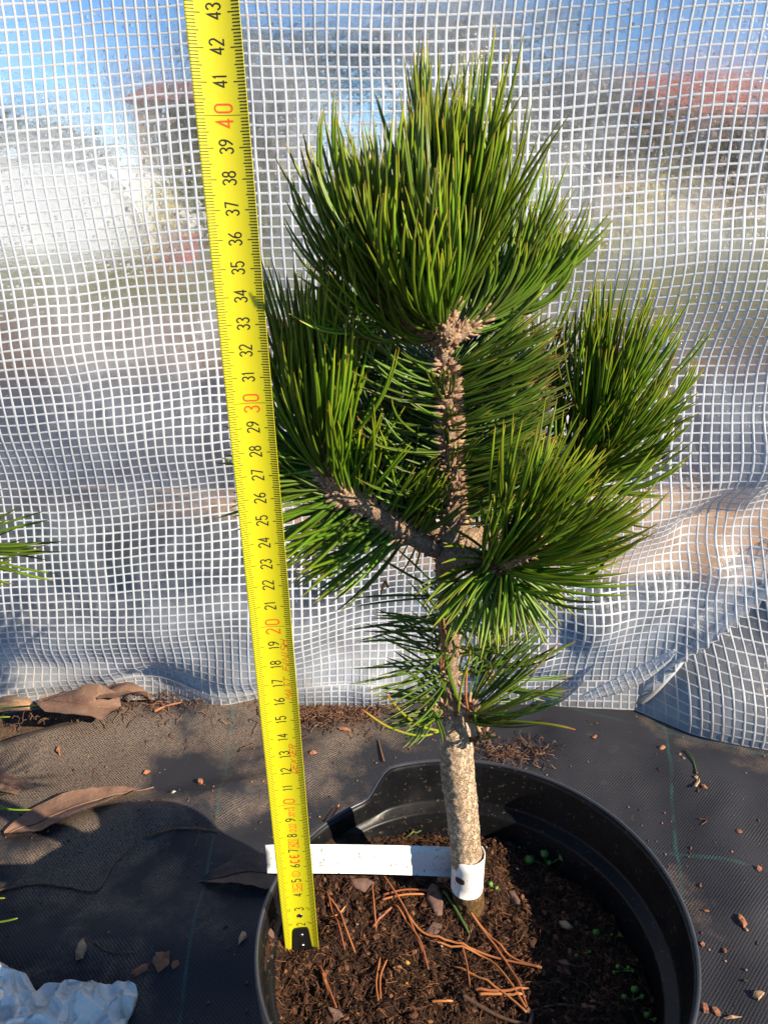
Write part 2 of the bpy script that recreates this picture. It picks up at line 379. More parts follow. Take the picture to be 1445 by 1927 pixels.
def m_thread():
    t = NT('net_thread'); c = t.coord(); n = t.noise(c, 500, 3)
    zz = t.n('ShaderNodeSeparateXYZ', None, Vector=c).outputs['Z']
    ft = t.n('ShaderNodeMapRange', None, Value=zz, i1=.13, i2=.0, i3=0., i4=.32).outputs[0]
    dirt = t.ramp(t.math('ADD', t.noise(c, 12, 5, .7), ft), [(.62, (0, 0, 0)), (.9, (.85, .85, .85))])
    p = t.n('ShaderNodeBsdfPrincipled', None, Base_Color=t.mixc(dirt, t.mixc(n, (.70, .73, .78), (.86, .88, .90)), (.40, .31, .22)), Roughness=.35, Normal=t.bump(n, .4, .0006))
    tl = t.n('ShaderNodeBsdfTranslucent', None, Color=(.75, .78, .82, 1))
    return t.done(t.n('ShaderNodeMixShader', None, i0=.35, i1=p, i2=tl))
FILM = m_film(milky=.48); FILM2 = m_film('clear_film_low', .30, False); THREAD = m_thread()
def cz(px, py): return P(px, py, YC)
CR = []   # ridges in the sheet: A, B, width, amplitude toward the camera
for (x1, y1, x2, y2, w, a) in [(0, 1290, 250, 1255, .016, .012), (250, 1270, 520, 1300, .016, -.010), (700, 1290, 1000, 1240, .02, .010), (-50, 620, 300, 640, .03, .007), (1130, 560, 1445, 480, .03, .007), (1100, 1180, 1330, 1090, .02, .012), (1340, 1080, 1445, 880, .02, .010),(420, 1290, 760, 1000, .035, .022), (0, 1250, 260, 1290, .04, -.018), (150, 1180, 480, 1120, .05, .012),
        (1150, 1010, 1445, 880, .028, .020), (1180, 1130, 1500, 960, .03, -.020), (0, 760, 460, 850, .05, .012), (0, 900, 460, 960, .06, -.01),
        (1000, 400, 1500, 620, .05, .010), (1100, 760, 1500, 700, .04, -.010), (100, 300, 500, 480, .06, .010), (620, 100, 1000, 60, .05, -.008),
        (560, 800, 720, 620, .05, .01), (950, 1250, 1200, 1150, .04, .014), (1290, 1010, 1360, 980, .018, -.016)]:
    CR.append((cz(x1, y1), cz(x2, y2), w, a))
def cloth(x, z):
    """sheet coordinates -> world position"""
    yy = YC + .009*math.sin(x*7+1+z*3) + .006*math.sin(x*17+z*9) + .003*nz(x, z, 0, 14) + .0008*nz(x, z, 5, 50)
    for (A, B, w, a) in CR:
        dx, dz = B.x-A.x, B.z-A.z; L2 = dx*dx+dz*dz
        t = max(0, min(1, ((x-A.x)*dx+(z-A.z)*dz)/L2)); d2 = (x-A.x-t*dx)**2+(z-A.z-t*dz)**2
        yy -= a*math.exp(-d2/(w*w))
    k = math.exp(-max(0, z)/.5)
    xx = x + .010*nz(x, z, 2, 4)*(.5+k*.5) + .0022*nz(x, z, 8, 18) + .010*math.sin(z*9+x*4)*k*.6
    zz = z + .045*x*min(1, z/.12) + .009*nz(x, z, 6, 3.5)*min(1, z/.1) + .002*nz(x, z, 9, 20)*min(1, z/.05)
    return (xx, yy, zz)
PITCHX, PITCHZ = .0088, .0086
def sheet(name, fn, us, vs, mat, parent, keep=None, tag_=None):
    """film + net as meshes: us/vs are the arrays of strand positions"""
    sub = 2
    U = np.linspace(us[0], us[-1], (len(us)-1)*1+1); Vv = np.linspace(vs[0], vs[-1], (len(vs)-1)*1+1)
    P3 = np.array([fn(u, v) for v in Vv for u in U]); n = len(U)
    ok = np.array([True if keep is None else keep(u, v) for v in Vv for u in U])
    Fc = [(j*n+i, j*n+i+1, (j+1)*n+i+1, (j+1)*n+i) for j in range(len(Vv)-1) for i in range(n-1)]
    if keep is not None: Fc = [q for q in Fc if all(ok[k] for k in q)]
    film = mk('film', P3, Fc, mat, parent)
    # strands: 3-point wide ribbons with a raised middle, on the camera side
    G3 = P3.reshape(len(Vv), n, 3); OK = ok.reshape(len(Vv), n)
    du = np.gradient(G3, axis=1); dv = np.gradient(G3, axis=0)
    du /= np.linalg.norm(du, axis=2, keepdims=True)+1e-12; dv /= np.linalg.norm(dv, axis=2, keepdims=True)+1e-12
    N = np.cross(du, dv); N /= np.linalg.norm(N, axis=2, keepdims=True)+1e-12
    N[N[..., 1] > 0] *= -1 if tag_ is None else 1
    V = []; Q = []
    def ribbon(pts, side, nor, w, lift, okk):
        base = len(V); m = len(pts)
        for p, s, nn_ in zip(pts, side, nor):
            ww = w*(1+.18*random.uniform(-1, 1))
            V.extend([p - s*ww + nn_*.0001, p + nn_*lift, p + s*ww + nn_*.0001])
        for i in range(m-1):
            if not (okk[i] and okk[i+1]): continue
            b = base+i*3; Q.append((b, b+1, b+4, b+3)); Q.append((b+1, b+2, b+5, b+4))
    for i in range(n):
        ribbon(G3[:, i], du[:, i], N[:, i], .00115, .0008, OK[:, i])
    for j in range(len(Vv)):
        ribbon(G3[j], dv[j], N[j], .00088, .0005, OK[j])
    mk('net', np.array(V), Q, THREAD, parent, True)
    return film
curt = tag(empty('plastic_curtain', (0, YC, 0)), 'clear plastic greenhouse sheet reinforced with a white square net, hanging as the back wall', 'plastic sheet')
FA, FB, FC_ = cz(1165, 1335), cz(1275, 1225), cz(1560, 1030)
def fold_z(x):
    if x < FA.x: return -1
    if x < FB.x: return FA.z + (FB.z-FA.z)*(x-FA.x)/(FB.x-FA.x)
    t = (x-FB.x)/(FC_.x-FB.x); return FB.z + (FC_.z-FB.z)*min(t, 1.4)
def upper(x, z):
    fz = fold_z(x)
    if fz > -1: z = max(z, fz-.018*min(1, max(0, (x-FA.x)/.07)))
    X, Y, Z = cloth(x, z)
    # the free lower border right of FA swings forward and rolls under itself
    if fz > -1:
        d = z-fz
        g = min(1, max(0, (x-FA.x)/.07))
        if d < .09: k = 1-max(d, 0)/.09; Y -= .030*k*k*g; Z -= .004*k*g
        if d < 0: Y += .045*min(1, -d/.02)*g; Z += .006*g
    return (X, Y, Z)
us = np.arange(-.95, .70, PITCHX); vs = np.arange(.004, .75, PITCHZ)
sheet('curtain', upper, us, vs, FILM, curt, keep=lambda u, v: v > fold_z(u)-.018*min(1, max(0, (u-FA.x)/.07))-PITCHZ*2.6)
mb = MB(); bp = []
for u_ in np.linspace(FA.x+.012, .69, 140):
    q_ = Vector(upper(u_, fold_z(u_)-.018*min(1, max(0, (u_-FA.x)/.07)))); bp.append(q_+Vector((0, -.0015, 0)))
tube(mb, bp, [.0032+.0012*nz(p_.x, p_.z, 0, 40) for p_ in bp], 8); mb.build('border', THREAD, curt)
# second sheet: comes out from under the fold and lies forward on the fabric at the right
lo = tag(empty('plastic_curtain_flap', (FB.x+.1, YC-.05, 0)), 'lower flap of clear netted sheet bulging out over the fabric at the right', 'plastic sheet')
L0, L1, L2 = G(1180, 1340), G(1300, 1385), G(1445, 1412)
def flap(u, v):      # u along x, v from the ground edge (0) up (1)
    v = min(v, .07+.9*(u-L0.x))
    y0 = np.interp(u, [L0.x, L1.x, L2.x, L2.x+.15, L2.x+.6], [L0.y, L1.y, L2.y, L2.y-.02, L2.y+.05])
    h = v
    y = y0 - .012*math.sin(min(1, h/.09)*math.pi) + (YC+.030-y0)*min(1, max(0, h)/max(.035, fold_z(u)*.95))**1.4
    y += .006*math.sin(u*30+h*20) + .004*nz(u, h, 0, 20)
    x = u + .006*nz(u, h, 1, 9) - .10*h*min(1, max(0, (u-L0.x)))*1 + .05*h
    z = .004 + h*.98 + .004*nz(u, h, 3, 10)*min(1, h/.03)
    return (x, y, max(z, .0035))
sheet('flap', flap, np.arange(L0.x, 1.0, PITCHX), np.arange(0, .32, PITCHZ), FILM2, lo, keep=lambda u, v: v < .07+.9*(u-L0.x)+PITCHZ*2.6)
# folded corner of the upper sheet
cor = []
def corner(u, v):    # strip that turns back over the border
    A = P(1096, 1308, YC-.030); B = P(1268, 1222, YC-.045); p = A.lerp(B, u/.11); q = Vector((.35, -.15, -.75)).normalized()
    w = .022*math.sin(math.pi*min(1, max(0.05, u/.11)))**.6
    return tuple(p + q*(v/.045*w) + Vector((0, -.006*math.sin(math.pi*v/.035), 0)))
sheet('corner', corner, np.linspace(0, .11, 14), np.linspace(0, .035, 5), FILM2, curt)
# doubled hem along the foot of the sheet
def hem(u, v):
    X, Y, Z = cloth(u, max(v, .002)); return (X, Y-.007-.004*math.sin(v*70+u*9), Z*.98+.0005)
sheet('hem', hem, np.arange(-.95, FA.x+.02, PITCHX)+.003, np.arange(.003, .036, PITCHZ*.9), FILM2, curt)

# ---------------------------------------------------------------- flower pot
PC = Vector((.0417, .2835, 0)); PR = .109
def pot_rim_z(th):
    d = math.degrees(th) % 360
    def ss(a, b, x): t = max(0, min(1, (x-a)/(b-a))); return t*t*(3-2*t)
    k = ss(110, 121, d) * (1-ss(236, 247, d))
    return .184 - .0165*k, k
def build_pot(name_, c, label, group=None):
    root = tag(empty(name_, c), label, 'plant pot', group)
    seg = 160
    prof = [('o', .80, 0.0), ('o', .80, .004), ('o', .955, .135), ('o', .985, .140), ('o', 1.0, .5), ('o', 1.0, .96), ('r', 1.012, .985), ('r', 1.012, 1.0), ('r', .992, 1.0), ('i', .982, .97)]
    V = []; rings = []
    def ring(f):
        b = len(V)
        for k in range(seg):
            th = 2*math.pi*k/seg; r, z = f(th); V.append((c.x+r*math.cos(th), c.y+r*math.sin(th), c.z+z))
        rings.append(b)
    zl = .1535
    ring(lambda t: (.078, .0)); ring(lambda t: (.080, .003)); ring(lambda t: (.098, zl-.012)); ring(lambda t: (.103, zl-.004)); ring(lambda t: (.1065, zl+.002))
    def notch(t): return -.0035*pot_rim_z(t)[1]
    ring(lambda t: (PR-.0008+notch(t), pot_rim_z(t)[0]-.006)); ring(lambda t: (PR+.0008+notch(t), pot_rim_z(t)[0]-.0045)); ring(lambda t: (PR+.001+notch(t), pot_rim_z(t)[0]-.001)); ring(lambda t: (PR+.0003+notch(t), pot_rim_z(t)[0]))
    nrim0 = len(rings)-1
    ring(lambda t: (PR-.0012+notch(t), pot_rim_z(t)[0]-.0002)); ring(lambda t: (PR-.0018+notch(t), pot_rim_z(t)[0]-.0025))
    ring(lambda t: (.1060+notch(t), zl+.003)); ring(lambda t: (.1048+notch(t)*.5, zl+.0008)); ring(lambda t: (.0990, zl-.0004)); ring(lambda t: (.0980, zl-.002)); ring(lambda t: (.0935, .10)); ring(lambda t: (.078, .004))
    Fc = []
    for a, b in zip(rings, rings[1:]):
        for k in range(seg): q = (k+1) % seg; Fc.append((a+k, a+q, b+q, b+k))
    Fc.append(tuple(rings[0]+k for k in range(seg-1, -1, -1))); Fc.append(tuple(rings[-1]+k for k in range(seg)))
    o = mk('pot_body', V, Fc, POT, root)
    # rim bead as a part of its own
    mb = MB(); pts = []
    for k in range(seg+1):
        th = 2*math.pi*k/seg; z, kk = pot_rim_z(th); r = PR+.0004-.0035*kk; pts.append(Vector((c.x+r*math.cos(th), c.y+r*math.sin(th), c.z+z+.0003)))
    tube(mb, pts, .0011, 8, cap=False); mb.build('rim', simple('pot_rim_'+name_, (.045, .047, .056), .34, .2, 300, .1, .0002), root)
    return root
build_pot('flower_pot', PC, 'round black plastic pot holding the pine with the white label')

# ---------------------------------------------------------------- soil
ZS = .141
def soil_h(x, y):
    r = math.hypot(x-PC.x, y-PC.y)
    h = ZS + .0045*fbm(x, y, 0, 22, 4) + .0028*fbm(x, y, 3, 90, 3) + .0012*nz(x, y, 1, 330)
    L = max(0, min(1, (PC.x-x)/.06)); h += .0135*L*max(0, min(1.1, (r-.0955)/.008)) + .003*max(0, min(1, (y-.31)/.04))*L
    h -= .006*max(0, min(1, (r-.085)/.012))*(1 if x > .02 else 0)
    h -= .006*math.exp(-((x-.10)**2+(y-.33)**2)/.03**2)
    return h
def build_soil():
    n = 330; V = []; idx = {}; R = .1055
    for j in range(n):
        for i in range(n):
            x = PC.x-R+2*R*i/(n-1); y = PC.y-R+2*R*j/(n-1)
            if math.hypot(x-PC.x, y-PC.y) <= (.0965 if x > PC.x-.045 else .1030 if x < PC.x-.075 else .0965+.0065*(PC.x-.045-x)/.03): idx[(i, j)] = len(V); V.append((x, y, soil_h(x, y)))
    Fc = [(idx[(i, j)], idx[(i+1, j)], idx[(i+1, j+1)], idx[(i, j+1)]) for j in range(n-1) for i in range(n-1)
          if all(k in idx for k in ((i, j), (i+1, j), (i+1, j+1), (i, j+1)))]
    s = tag(mk('potting_soil', V, Fc, SOIL), kind='stuff'); tag(s, 'dark brown fibrous peat soil filling the black pot', 'soil')
    return s
soil = build_soil()
def chunk(mb, c, r, ax=(1, 1, 1), seed=None, **at):
    """a small angular lump"""
    t = (1+5**.5)/2
    iv = [(-1, t, 0), (1, t, 0), (-1, -t, 0), (1, -t, 0), (0, -1, t), (0, 1, t), (0, -1, -t), (0, 1, -t), (t, 0, -1), (t, 0, 1), (-t, 0, -1), (-t, 0, 1)]
    fc = [(0, 11, 5), (0, 5, 1), (0, 1, 7), (0, 7, 10), (0, 10, 11), (1, 5, 9), (5, 11, 4), (11, 10, 2), (10, 7, 6), (7, 1, 8), (3, 9, 4), (3, 4, 2), (3, 2, 6), (3, 6, 8), (3, 8, 9), (4, 9, 5), (2, 4, 11), (6, 2, 10), (8, 6, 7), (9, 8, 1)]
    R = Matrix.Rotation(random.uniform(0, 6.3), 3, 'Z') @ Matrix.Rotation(random.uniform(-.5, .5), 3, 'X')
    V = []
    for v in iv:
        q = Vector(v)/1.9*r*random.uniform(.5, 1.4); V.append(Vector(c) + R @ Vector((q.x*ax[0], q.y*ax[1], q.z*ax[2])))
    mb.add(V, fc, **at)
def build_crumbs():
    mb = MB()
    for _ in range(4200):
        a = random.uniform(0, 6.283); r = (.102 if abs(a-3.14) < .6 else .0965)*math.sqrt(random.random()); x = PC.x+r*math.cos(a); y = PC.y+r*math.sin(a)
        s = random.choice((.0004, .0006, .0008, .0011, .0015)); chunk(mb, (x, y, soil_h(x, y)+s*.3), s, (random.uniform(.7, 2), 1, .6), nr=random.random()*.93)
    for _ in range(6500):  # peat fibres
        a = random.uniform(0, 6.283); r = (.102 if abs(a-3.14) < .7 else .0955)*math.sqrt(random.random()); x = PC.x+r*math.cos(a); y = PC.y+r*math.sin(a)
        L = random.uniform(.002, .009); d = random.uniform(0, 6.283); k = random.uniform(-1.4, 1.4); pts = []
        for q in range(5):
            t = q/4; pts.append(Vector((x, y, soil_h(x, y)+.0006+.0016*math.sin(t*3.1)*random.random()))); x += math.cos(d+k*t)*L/4; y += math.sin(d+k*t)*L/4
            if math.hypot(x-PC.x, y-PC.y) > (.0965 if x > -.02 else .102): break
        if len(pts) > 2: tube(mb, pts, random.uniform(.00010, .00026), 4, nr=random.random()**.8*.9)
    return tag(mb.build('soil_crumbs', CRUMB, None, False), 'loose peat crumbs and fine root fibres on the pot soil', 'soil', kind='stuff')
build_crumbs()

# ---------------------------------------------------------------- measuring tape
TW = .00905; TRAD = .0215
def tape_c(s):        # s in cm
    t0 = Vector((-.0436, .41157, -.23566)); d = Vector((-.028, -.377, .926))*1.0
    X = t0.x + d.x*s/100*1.0; Z = t0.y + d.y*s/100; Yc = t0.z + d.z*s/100
    return Vector((X, Z*ct + Yc*st, CAM_H - Z*st + Yc*ct))
def tape_p(a, s, off=0.0):
    """a in mm across (left -, right +), s in cm; the blade is hollow toward the camera"""
    c = tape_c(s); tw = 0.0
    an = (a/1000)/TRAD; up = (tape_c(s+1)-tape_c(s)).normalized(); fwd = Vector((.10, -1, 0)).normalized(); fwd = (fwd-up*fwd.dot(up)).normalized(); rt = up.cross(fwd) * 1
    if rt.x < 0: rt = -rt
    r = TRAD-off
    return c + rt*(math.sin(an)*r) + fwd*((TRAD - math.cos(an)*r) - .0008)
def blade():
    V = []; n = 24; ss = [0]+list(np.linspace(.4, 62, 155)); zi = .0001; hw = TW*1000
    def clipa(a, s): return a
    for off in (0, .00025):
        for s in ss:
            for k in range(n+1): V.append(tape_p(-hw+2*hw*k/n, s, -off))
    m = n+1; L = len(ss)*m; Fc = []
    for j in range(len(ss)-1):
        for i in range(n):
            Fc.append((j*m+i, j*m+i+1, (j+1)*m+i+1, (j+1)*m+i)); Fc.append((L+j*m+i+1, L+j*m+i, L+(j+1)*m+i, L+(j+1)*m+i+1))
        for i, sg in ((0, 1), (n, -1)):
            a, b = j*m+i, (j+1)*m+i; Fc.append((a, b, L+b, L+a) if sg > 0 else (b, a, L+a, L+b))
    for i in range(n): Fc.append((i+1, i, L+i, L+i+1))
    return V, Fc
tape = tag(empty('measuring_tape', tape_c(0)), 'yellow metal measuring tape standing upright in the pot left of the pine', 'tape measure')
mk('blade', *blade(), YELLOW, tape)
def strip2d(mb, pts, w, off):
    """mitred flat ribbon in tape coordinates (a mm, s mm)"""
    pts = [np.array(p, float) for p in pts]; closed = len(pts) > 2 and np.allclose(pts[0], pts[-1])
    dense = [pts[0]]
    for p, q in zip(pts, pts[1:]):
        k = max(1, int(np.linalg.norm(q-p)/1.2)); dense += [p+(q-p)*i/k for i in range(1, k+1)]
    pts = dense; n = len(pts); V = []
    for i in range(n):
        if closed: a = pts[i-1] if i > 0 else pts[-2]; b = pts[i+1] if i < n-1 else pts[1]
        else: a = pts[max(0, i-1)]; b = pts[min(n-1, i+1)]
        d1 = pts[i]-a; d2 = b-pts[i]
        l1, l2 = np.linalg.norm(d1), np.linalg.norm(d2)
        if l1 < 1e-9: d1 = d2; l1 = l2
        if l2 < 1e-9: d2 = d1; l2 = l1
        t = d1/l1+d2/l2; lt = np.linalg.norm(t); t = t/lt if lt > 1e-6 else d1/l1
        nn = np.array([-t[1], t[0]]); c = max(.55, abs(np.dot(nn, np.array([-d1[1], d1[0]])/l1)))
        for sg in (-1, 1):
            q = pts[i]+nn*sg*w/2/c; V.append(tape_p(q[0], q[1]/10, off))
    mb.add(V, [(2*i, 2*i+1, 2*i+3, 2*i+2) for i in range(n-1)])
def tick_marks():
    mb = MB(); o = .00006
    hw = TW*1000-.02
    for mm in range(3, 560):
        L = 3.1 if mm % 5 else 3.9; Lr = 2.8 if mm % 5 else 3.3
        if mm % 10 == 0: L = 4.9; Lr = 4.2
        if mm % 100 == 0: strip2d(mb, [(-hw, mm), (hw, mm)], .16, o); continue
        if mm < 18: L = min(L, 2.6+mm*.05); Lr = min(Lr, 2.4+mm*.04)
        strip2d(mb, [(-hw, mm), (-hw+L, mm)], .25, o); strip2d(mb, [(hw-Lr, mm), (hw, mm)], .34, o)
    strip2d(mb, [(hw-.12, 1), (hw-.12, 560)], .18, o+.00003)
    return mb.build('tick_marks', TICK, tape, False)
tick_marks()
# stroke lettering: each glyph in a box 1 wide x 2 tall
def arc(cx, cy, rx, ry, a0, a1, n=6): return [(cx+rx*math.cos(math.radians(a0+(a1-a0)*i/n)), cy+ry*math.sin(math.radians(a0+(a1-a0)*i/n))) for i in range(n+1)]
GL = {
 '0': [arc(.5, 1.6, .5, .4, 0, 180)+arc(.5, .4, .5, .4, 180, 360)+[(1, 1.6)]],
 '1': [[(.15, 1.6), (.55, 2), (.55, 0)]],
 '2': [arc(.5, 1.55, .5, .45, 170, 0)+[(1, 1.3), (0, 0), (1, 0)]],
 '3': [arc(.5, 1.55, .48, .45, 165, -70)+[(.45, 1.08)], [(.45, 1.04)]+arc(.5, .52, .5, .52, 75, -165, 8)],
 '4': [[(.75, 0), (.75, 2), (0, .55), (1.1, .55)]],
 '5': [[(.95, 2), (.1, 2), (.1, 1.15), (.35, 1.25)]+arc(.5, .62, .5, .62, 80, -160, 8)],
 '6': [[(.85, 2), (.2, 1.3), (.02, .8)]+arc(.5, .5, .48, .5, 180, 520, 12)],
 '7': [[(0, 2), (1, 2), (.4, 0)]],
 '8': [arc(.5, 1.52, .42, .46, -90, 270, 12), arc(.5, .54, .5, .52, 90, 450, 12)],
 '9': [[(.15, 0), (.8, .7), (.98, 1.2)]+arc(.5, 1.5, .48, .5, 0, 340, 12)],
 'D': [[(0, 0), (0, 2), (.55, 2)]+arc(.5, 1, .5, 1, 90, -90, 8)[1:]+[(0, 0)]],
 'E': [[(1, 0), (0, 0), (0, 2), (1, 2)], [(0, 1.03), (.8, 1.03)]],
 'X': [[(0, 0), (1, 2)], [(0, 2), (1, 0)]], 'T': [[(.5, 0), (.5, 1.98)], [(0, 2), (1, 2)]],
 'R': [[(0, 0), (0, 2), (.55, 2)]+arc(.55, 1.5, .45, .5, 90, -90, 6)+[(0, 1)], [(.45, 1), (1, 0)]],
 'M': [[(0, 0), (0, 2), (.5, .7), (1, 2), (1, 0)]], 'A': [[(0, 0), (.5, 2), (1, 0)], [(.2, .6), (.8, .6)]],
 'F': [[(0, 0), (0, 2), (1, 2)], [(0, 1.05), (.8, 1.05)]], 'I': [[(.5, 0), (.5, 2)]], 'N': [[(0, 0), (0, 2), (1, 0), (1, 2)]],
 'S': [arc(.5, 1.5, .48, .5, 20, 230, 7)+arc(.5, .5, .5, .52, 70, -160, 8)],
 'H': [[(0, 0), (0, 2)], [(1, 0), (1, 2)], [(0, 1.02), (1, 1.02)]],
 'C': [arc(.6, 1, .6, 1, 50, 310, 9)], 'e': [arc(.6, 1, .6, 1, 50, 310, 9), [(.03, 1.02), (.8, 1.02)]],
 'c': [arc(.5, 1.3, .5, .6, 50, 310, 8)], 'o': [arc(.3, 1.8, .22, .25, 0, 360, 8)], 'm': [[(0, 0), (0, 1.3), (.5, 1.3), (.5, 0)], [(.5, 1.26), (1, 1.3), (1, 0)]],
}
def text(mb, s_txt, a_top, s0, h, w, gap, sw, slant=0.0):
    """reads upward along the tape; glyph tops point to the left edge. a_top: mm across of the baseline"""
    s = s0
    for n_, ch in enumerate(s_txt):
        if ch == ' ': s += w+gap; continue
        ww = w*(.62 if ch in '1I' else 1); 
        for k, stv in enumerate(GL[ch]):
            pts = [(a_top - y/2*h, s + (x if ch not in '1I' else (x*.62 if ch == '1' else .3))*w*(1 if ch != '1' else 1) + y/2*slant) for x, y in stv]
            strip2d(mb, pts, sw, .00007+.00002*k)
        s += ww+gap
    return s
def word(name, mat, *a, **k):
    m_ = MB(); text(m_, *a, **k); return m_.build(name, mat, tape, False)
def frame_mark(pts, w, off):
    m_ = MB(); strip2d(m_, pts, w, off); return m_.build('printed_frame', RED, tape, False)
for c_ in range(3, 56):
    if c_ % 10 == 0:
        dtxt = str(c_); h = 5.9 if c_ > 15 else 5.2
        a0 = 1.55+h/2-1.0 if c_ > 15 else 3.0
        m_ = MB(); text(m_, dtxt[0], a0, c_*10-3.6 if dtxt[0] != '1' else c_*10-2.9, h, 2.35, .5, .56); text(m_, dtxt[1], a0, c_*10+.95, h, 2.35, .5, .56); m_.build('red_number', RED, tape, False)
    else:
        tx = str(c_); h = 4.6
        wtot = sum((1.75*.62 if q == '1' else 1.75) for q in tx)+.75*(len(tx)-1)
        ctr = c_*10+.35
        word('number', INK, tx, 2.6, ctr-wtot/2, h, 1.75, .75, .50)
word('number', INK, '2', 2.6, 18.6, 4.2, 1.7, .6, .42)
for sc, dg in ((20.4, '2'), (30.6, '3')):
    word('small_number', INK, dg, -4.3, sc, 1.5, .8, .2, .16); word('small_number', INK, dg, 5.6, sc, 1.5, .8, .2, .16)
word('lettering', RED, '5m', 2.2, 43.5, 3.0, 1.9, .5, .3); frame_mark([(-1.7, 42.6), (2.9, 42.6), (2.9, 48.4), (-1.7, 48.4), (-1.7, 42.6)], .2, .00012)
word('lettering', RED, 'II', 1.4, 53.6, 2.0, 1.3, .2, .25)
cap = [(-1.5+(q[1]-1)*0, 0) for q in []]
ov = [( .5+1.9*math.cos(math.radians(a))*1.0, 54.8+2.0*math.sin(math.radians(a))) for a in range(0, 361, 20)]
frame_mark(ov, .22, .00012)
word('lettering', RED, 'C', 2.7, 62.4, 4.4, 1.9, .6, .75); word('lettering', RED, 'e', 2.7, 65.7, 4.4, 1.9, .6, .75)
word('lettering', RED, 'M21', 2.5, 73.2, 3.6, 1.3, .35, .3); frame_mark([(-1.7, 72.2), (3.1, 72.2), (3.1, 78.0), (-1.7, 78.0), (-1.7, 72.2)], .2, .00012)
word('lettering', RED, '0122', 2.6, 82.6, 3.2, 1.15, .35, .28)
word('lettering', RED, '20oC', 2.4, 92.4, 2.6, .95, .28, .26)
word('lettering', RED, 'DEXTER', 5.9, 119, 2.9, 2.2, .7, .34, .8)
word('lettering', RED, 'MATT FINISH', 6.5, 161.5, 3.2, 2.3, .75, .30, .9)
def hook():
    mb = MB()
    def lay(pts, off, thick):
        n = len(pts); top = [tape_p(a, s/10, off+thick) for a, s in pts]; bot = [tape_p(a, s/10, off) for a, s in pts]
        mb.add(top+bot, [tuple(range(n))]+[(i, n+i, n+(i+1) % n, (i+1) % n) for i in range(n)])
    # plate in slices so that it follows the blade's hollow
    rows = [(-2, 5.9), (3, 5.4), (8, 4.9), (13, 4.5), (16.2, 4.1), (17.4, 3.4)]
    V = []; m = 9
    for off in (.0009, .0001):
        for s, hw in rows:
            for k in range(m): V.append(tape_p((-hw+2*hw*k/(m-1))*.98+.3, s/10, off))
    L = len(rows)*m; Fc = []
    for j in range(len(rows)-1):
        for i in range(m-1): Fc.append((j*m+i, j*m+i+1, (j+1)*m+i+1, (j+1)*m+i))
        Fc.append((j*m, (j+1)*m, L+(j+1)*m, L+j*m)); Fc.append((j*m+m-1, L+j*m+m-1, L+(j+1)*m+m-1, (j+1)*m+m-1))
    for i in range(m-1): Fc.append((L-m+i, L-m+i+1, 2*L-m+i+1, 2*L-m+i)); Fc.append((i, L+i, L+i+1, i+1))
    return mk('end_hook', V, Fc, HOOKM, tape, False)
hk = hook()
def disc(mb, a, s, r, off, hgt, n=20):
    V = [tape_p(a, s/10, off+hgt)]
    for rr, hh in ((r*.65, hgt), (r*.95, hgt*.7), (r, 0)):
        for k in range(n): t = 6.2832*k/n; V.append(tape_p(a+rr*math.cos(t), (s+rr*math.sin(t))/10, off+hh))
    Fc = [(0, 1+k, 1+(k+1) % n) for k in range(n)]
    for q in range(2): Fc += [(1+q*n+k, 1+(q+1)*n+k, 1+(q+1)*n+(k+1) % n, 1+q*n+(k+1) % n) for k in range(n)]
    mb.add(V, Fc)
for sp in (4.6, 12.2):
    mb = MB(); disc(mb, .3, sp, 1.35, .0009, .0006); mb.build('rivet', METAL, tape)
mb = MB(); disc(mb, .3, 25.6, 1.25, .0001, .00012); mb.build('hole', INK, tape)
mb = MB(); tube(mb, [tape_p(.3+1.3*math.cos(t), (25.6+1.3*math.sin(t))/10, .0002) for t in np.linspace(0, 6.2832, 25)], .00014, 5, cap=False); mb.build('hole_edge', METAL, tape)

# ---------------------------------------------------------------- pine trees
def tape_block(p):
    s = (p.z-tape_c(0).z)*100
    if s < -1: return False
    c = tape_c(max(0, s)); return abs(p.x-c.x) < .0125 and p.y < c.y+.006
def tape_front(p):
    """needle point that would hang in front of the tape"""
    s = (p.z-tape_c(0).z)*100
    if p.y > tape_c(max(0, s)).y+.004 or p.z < .12: return False
    dpt = p.y*ct + (CAM_H-p.z)*st; px = 722.5+F*p.x/dpt
    vv = (p.y*st + (p.z-CAM_H)*ct)/dpt; py = 963.5-F*vv
    tx = np.interp(py, [0, 765, 1179, 1797], [399, 473, 510, 568]); return px < tx+56-(py/1797*18)
def shades_tape(p):
    yc = .292
    if p.y > yc: return False
    t = (yc-p.y)/(-sun_dir.y); q = p - sun_dir*t
    if q.z < ZS: return False
    c = tape_c((q.z-tape_c(0).z)*100); return abs(q.x-c.x) < .0115
def needle(mb, p, d0, L, bend, k, r, rnd, tap=.35, check=False):
    n = 9; pts = [Vector(p)]; q = Vector(p)
    for i in range(n-1):
        t = (i+.5)/(n-1); d = (d0*(1-k*t) + bend*(k*t)).normalized(); q = q + d*(L/(n-1)); pts.append(q.copy())
    if check and (any(tape_block(x) or tape_front(x) for x in pts) or (random.random() < .985 and any(shades_tape(x) for x in pts))): return False
    tt = [i/(n-1) for i in range(n)]
    rad = [r*(.72+.28*min(1, t*5))*(1 if t < .75 else 1-.8*((t-.75)/.25)**1.6) for t in tt]
    tube(mb, pts, rad, 5, .72, cap=False, nt=[t for t in tt for _ in range(5)], nr=rnd)
    return True
def path_len(path): return sum((b-a).length for a, b in zip(path, path[1:]))
def at_path(path, s):
    L = path_len(path)*s
    for a, b in zip(path, path[1:]):
        l = (b-a).length
        if L <= l: return a.lerp(b, L/l if l else 0), (b-a).normalized()
        L -= l
    return path[-1].copy(), (path[-1]-path[-2]).normalized()
UP = Vector((0, 0, 1))
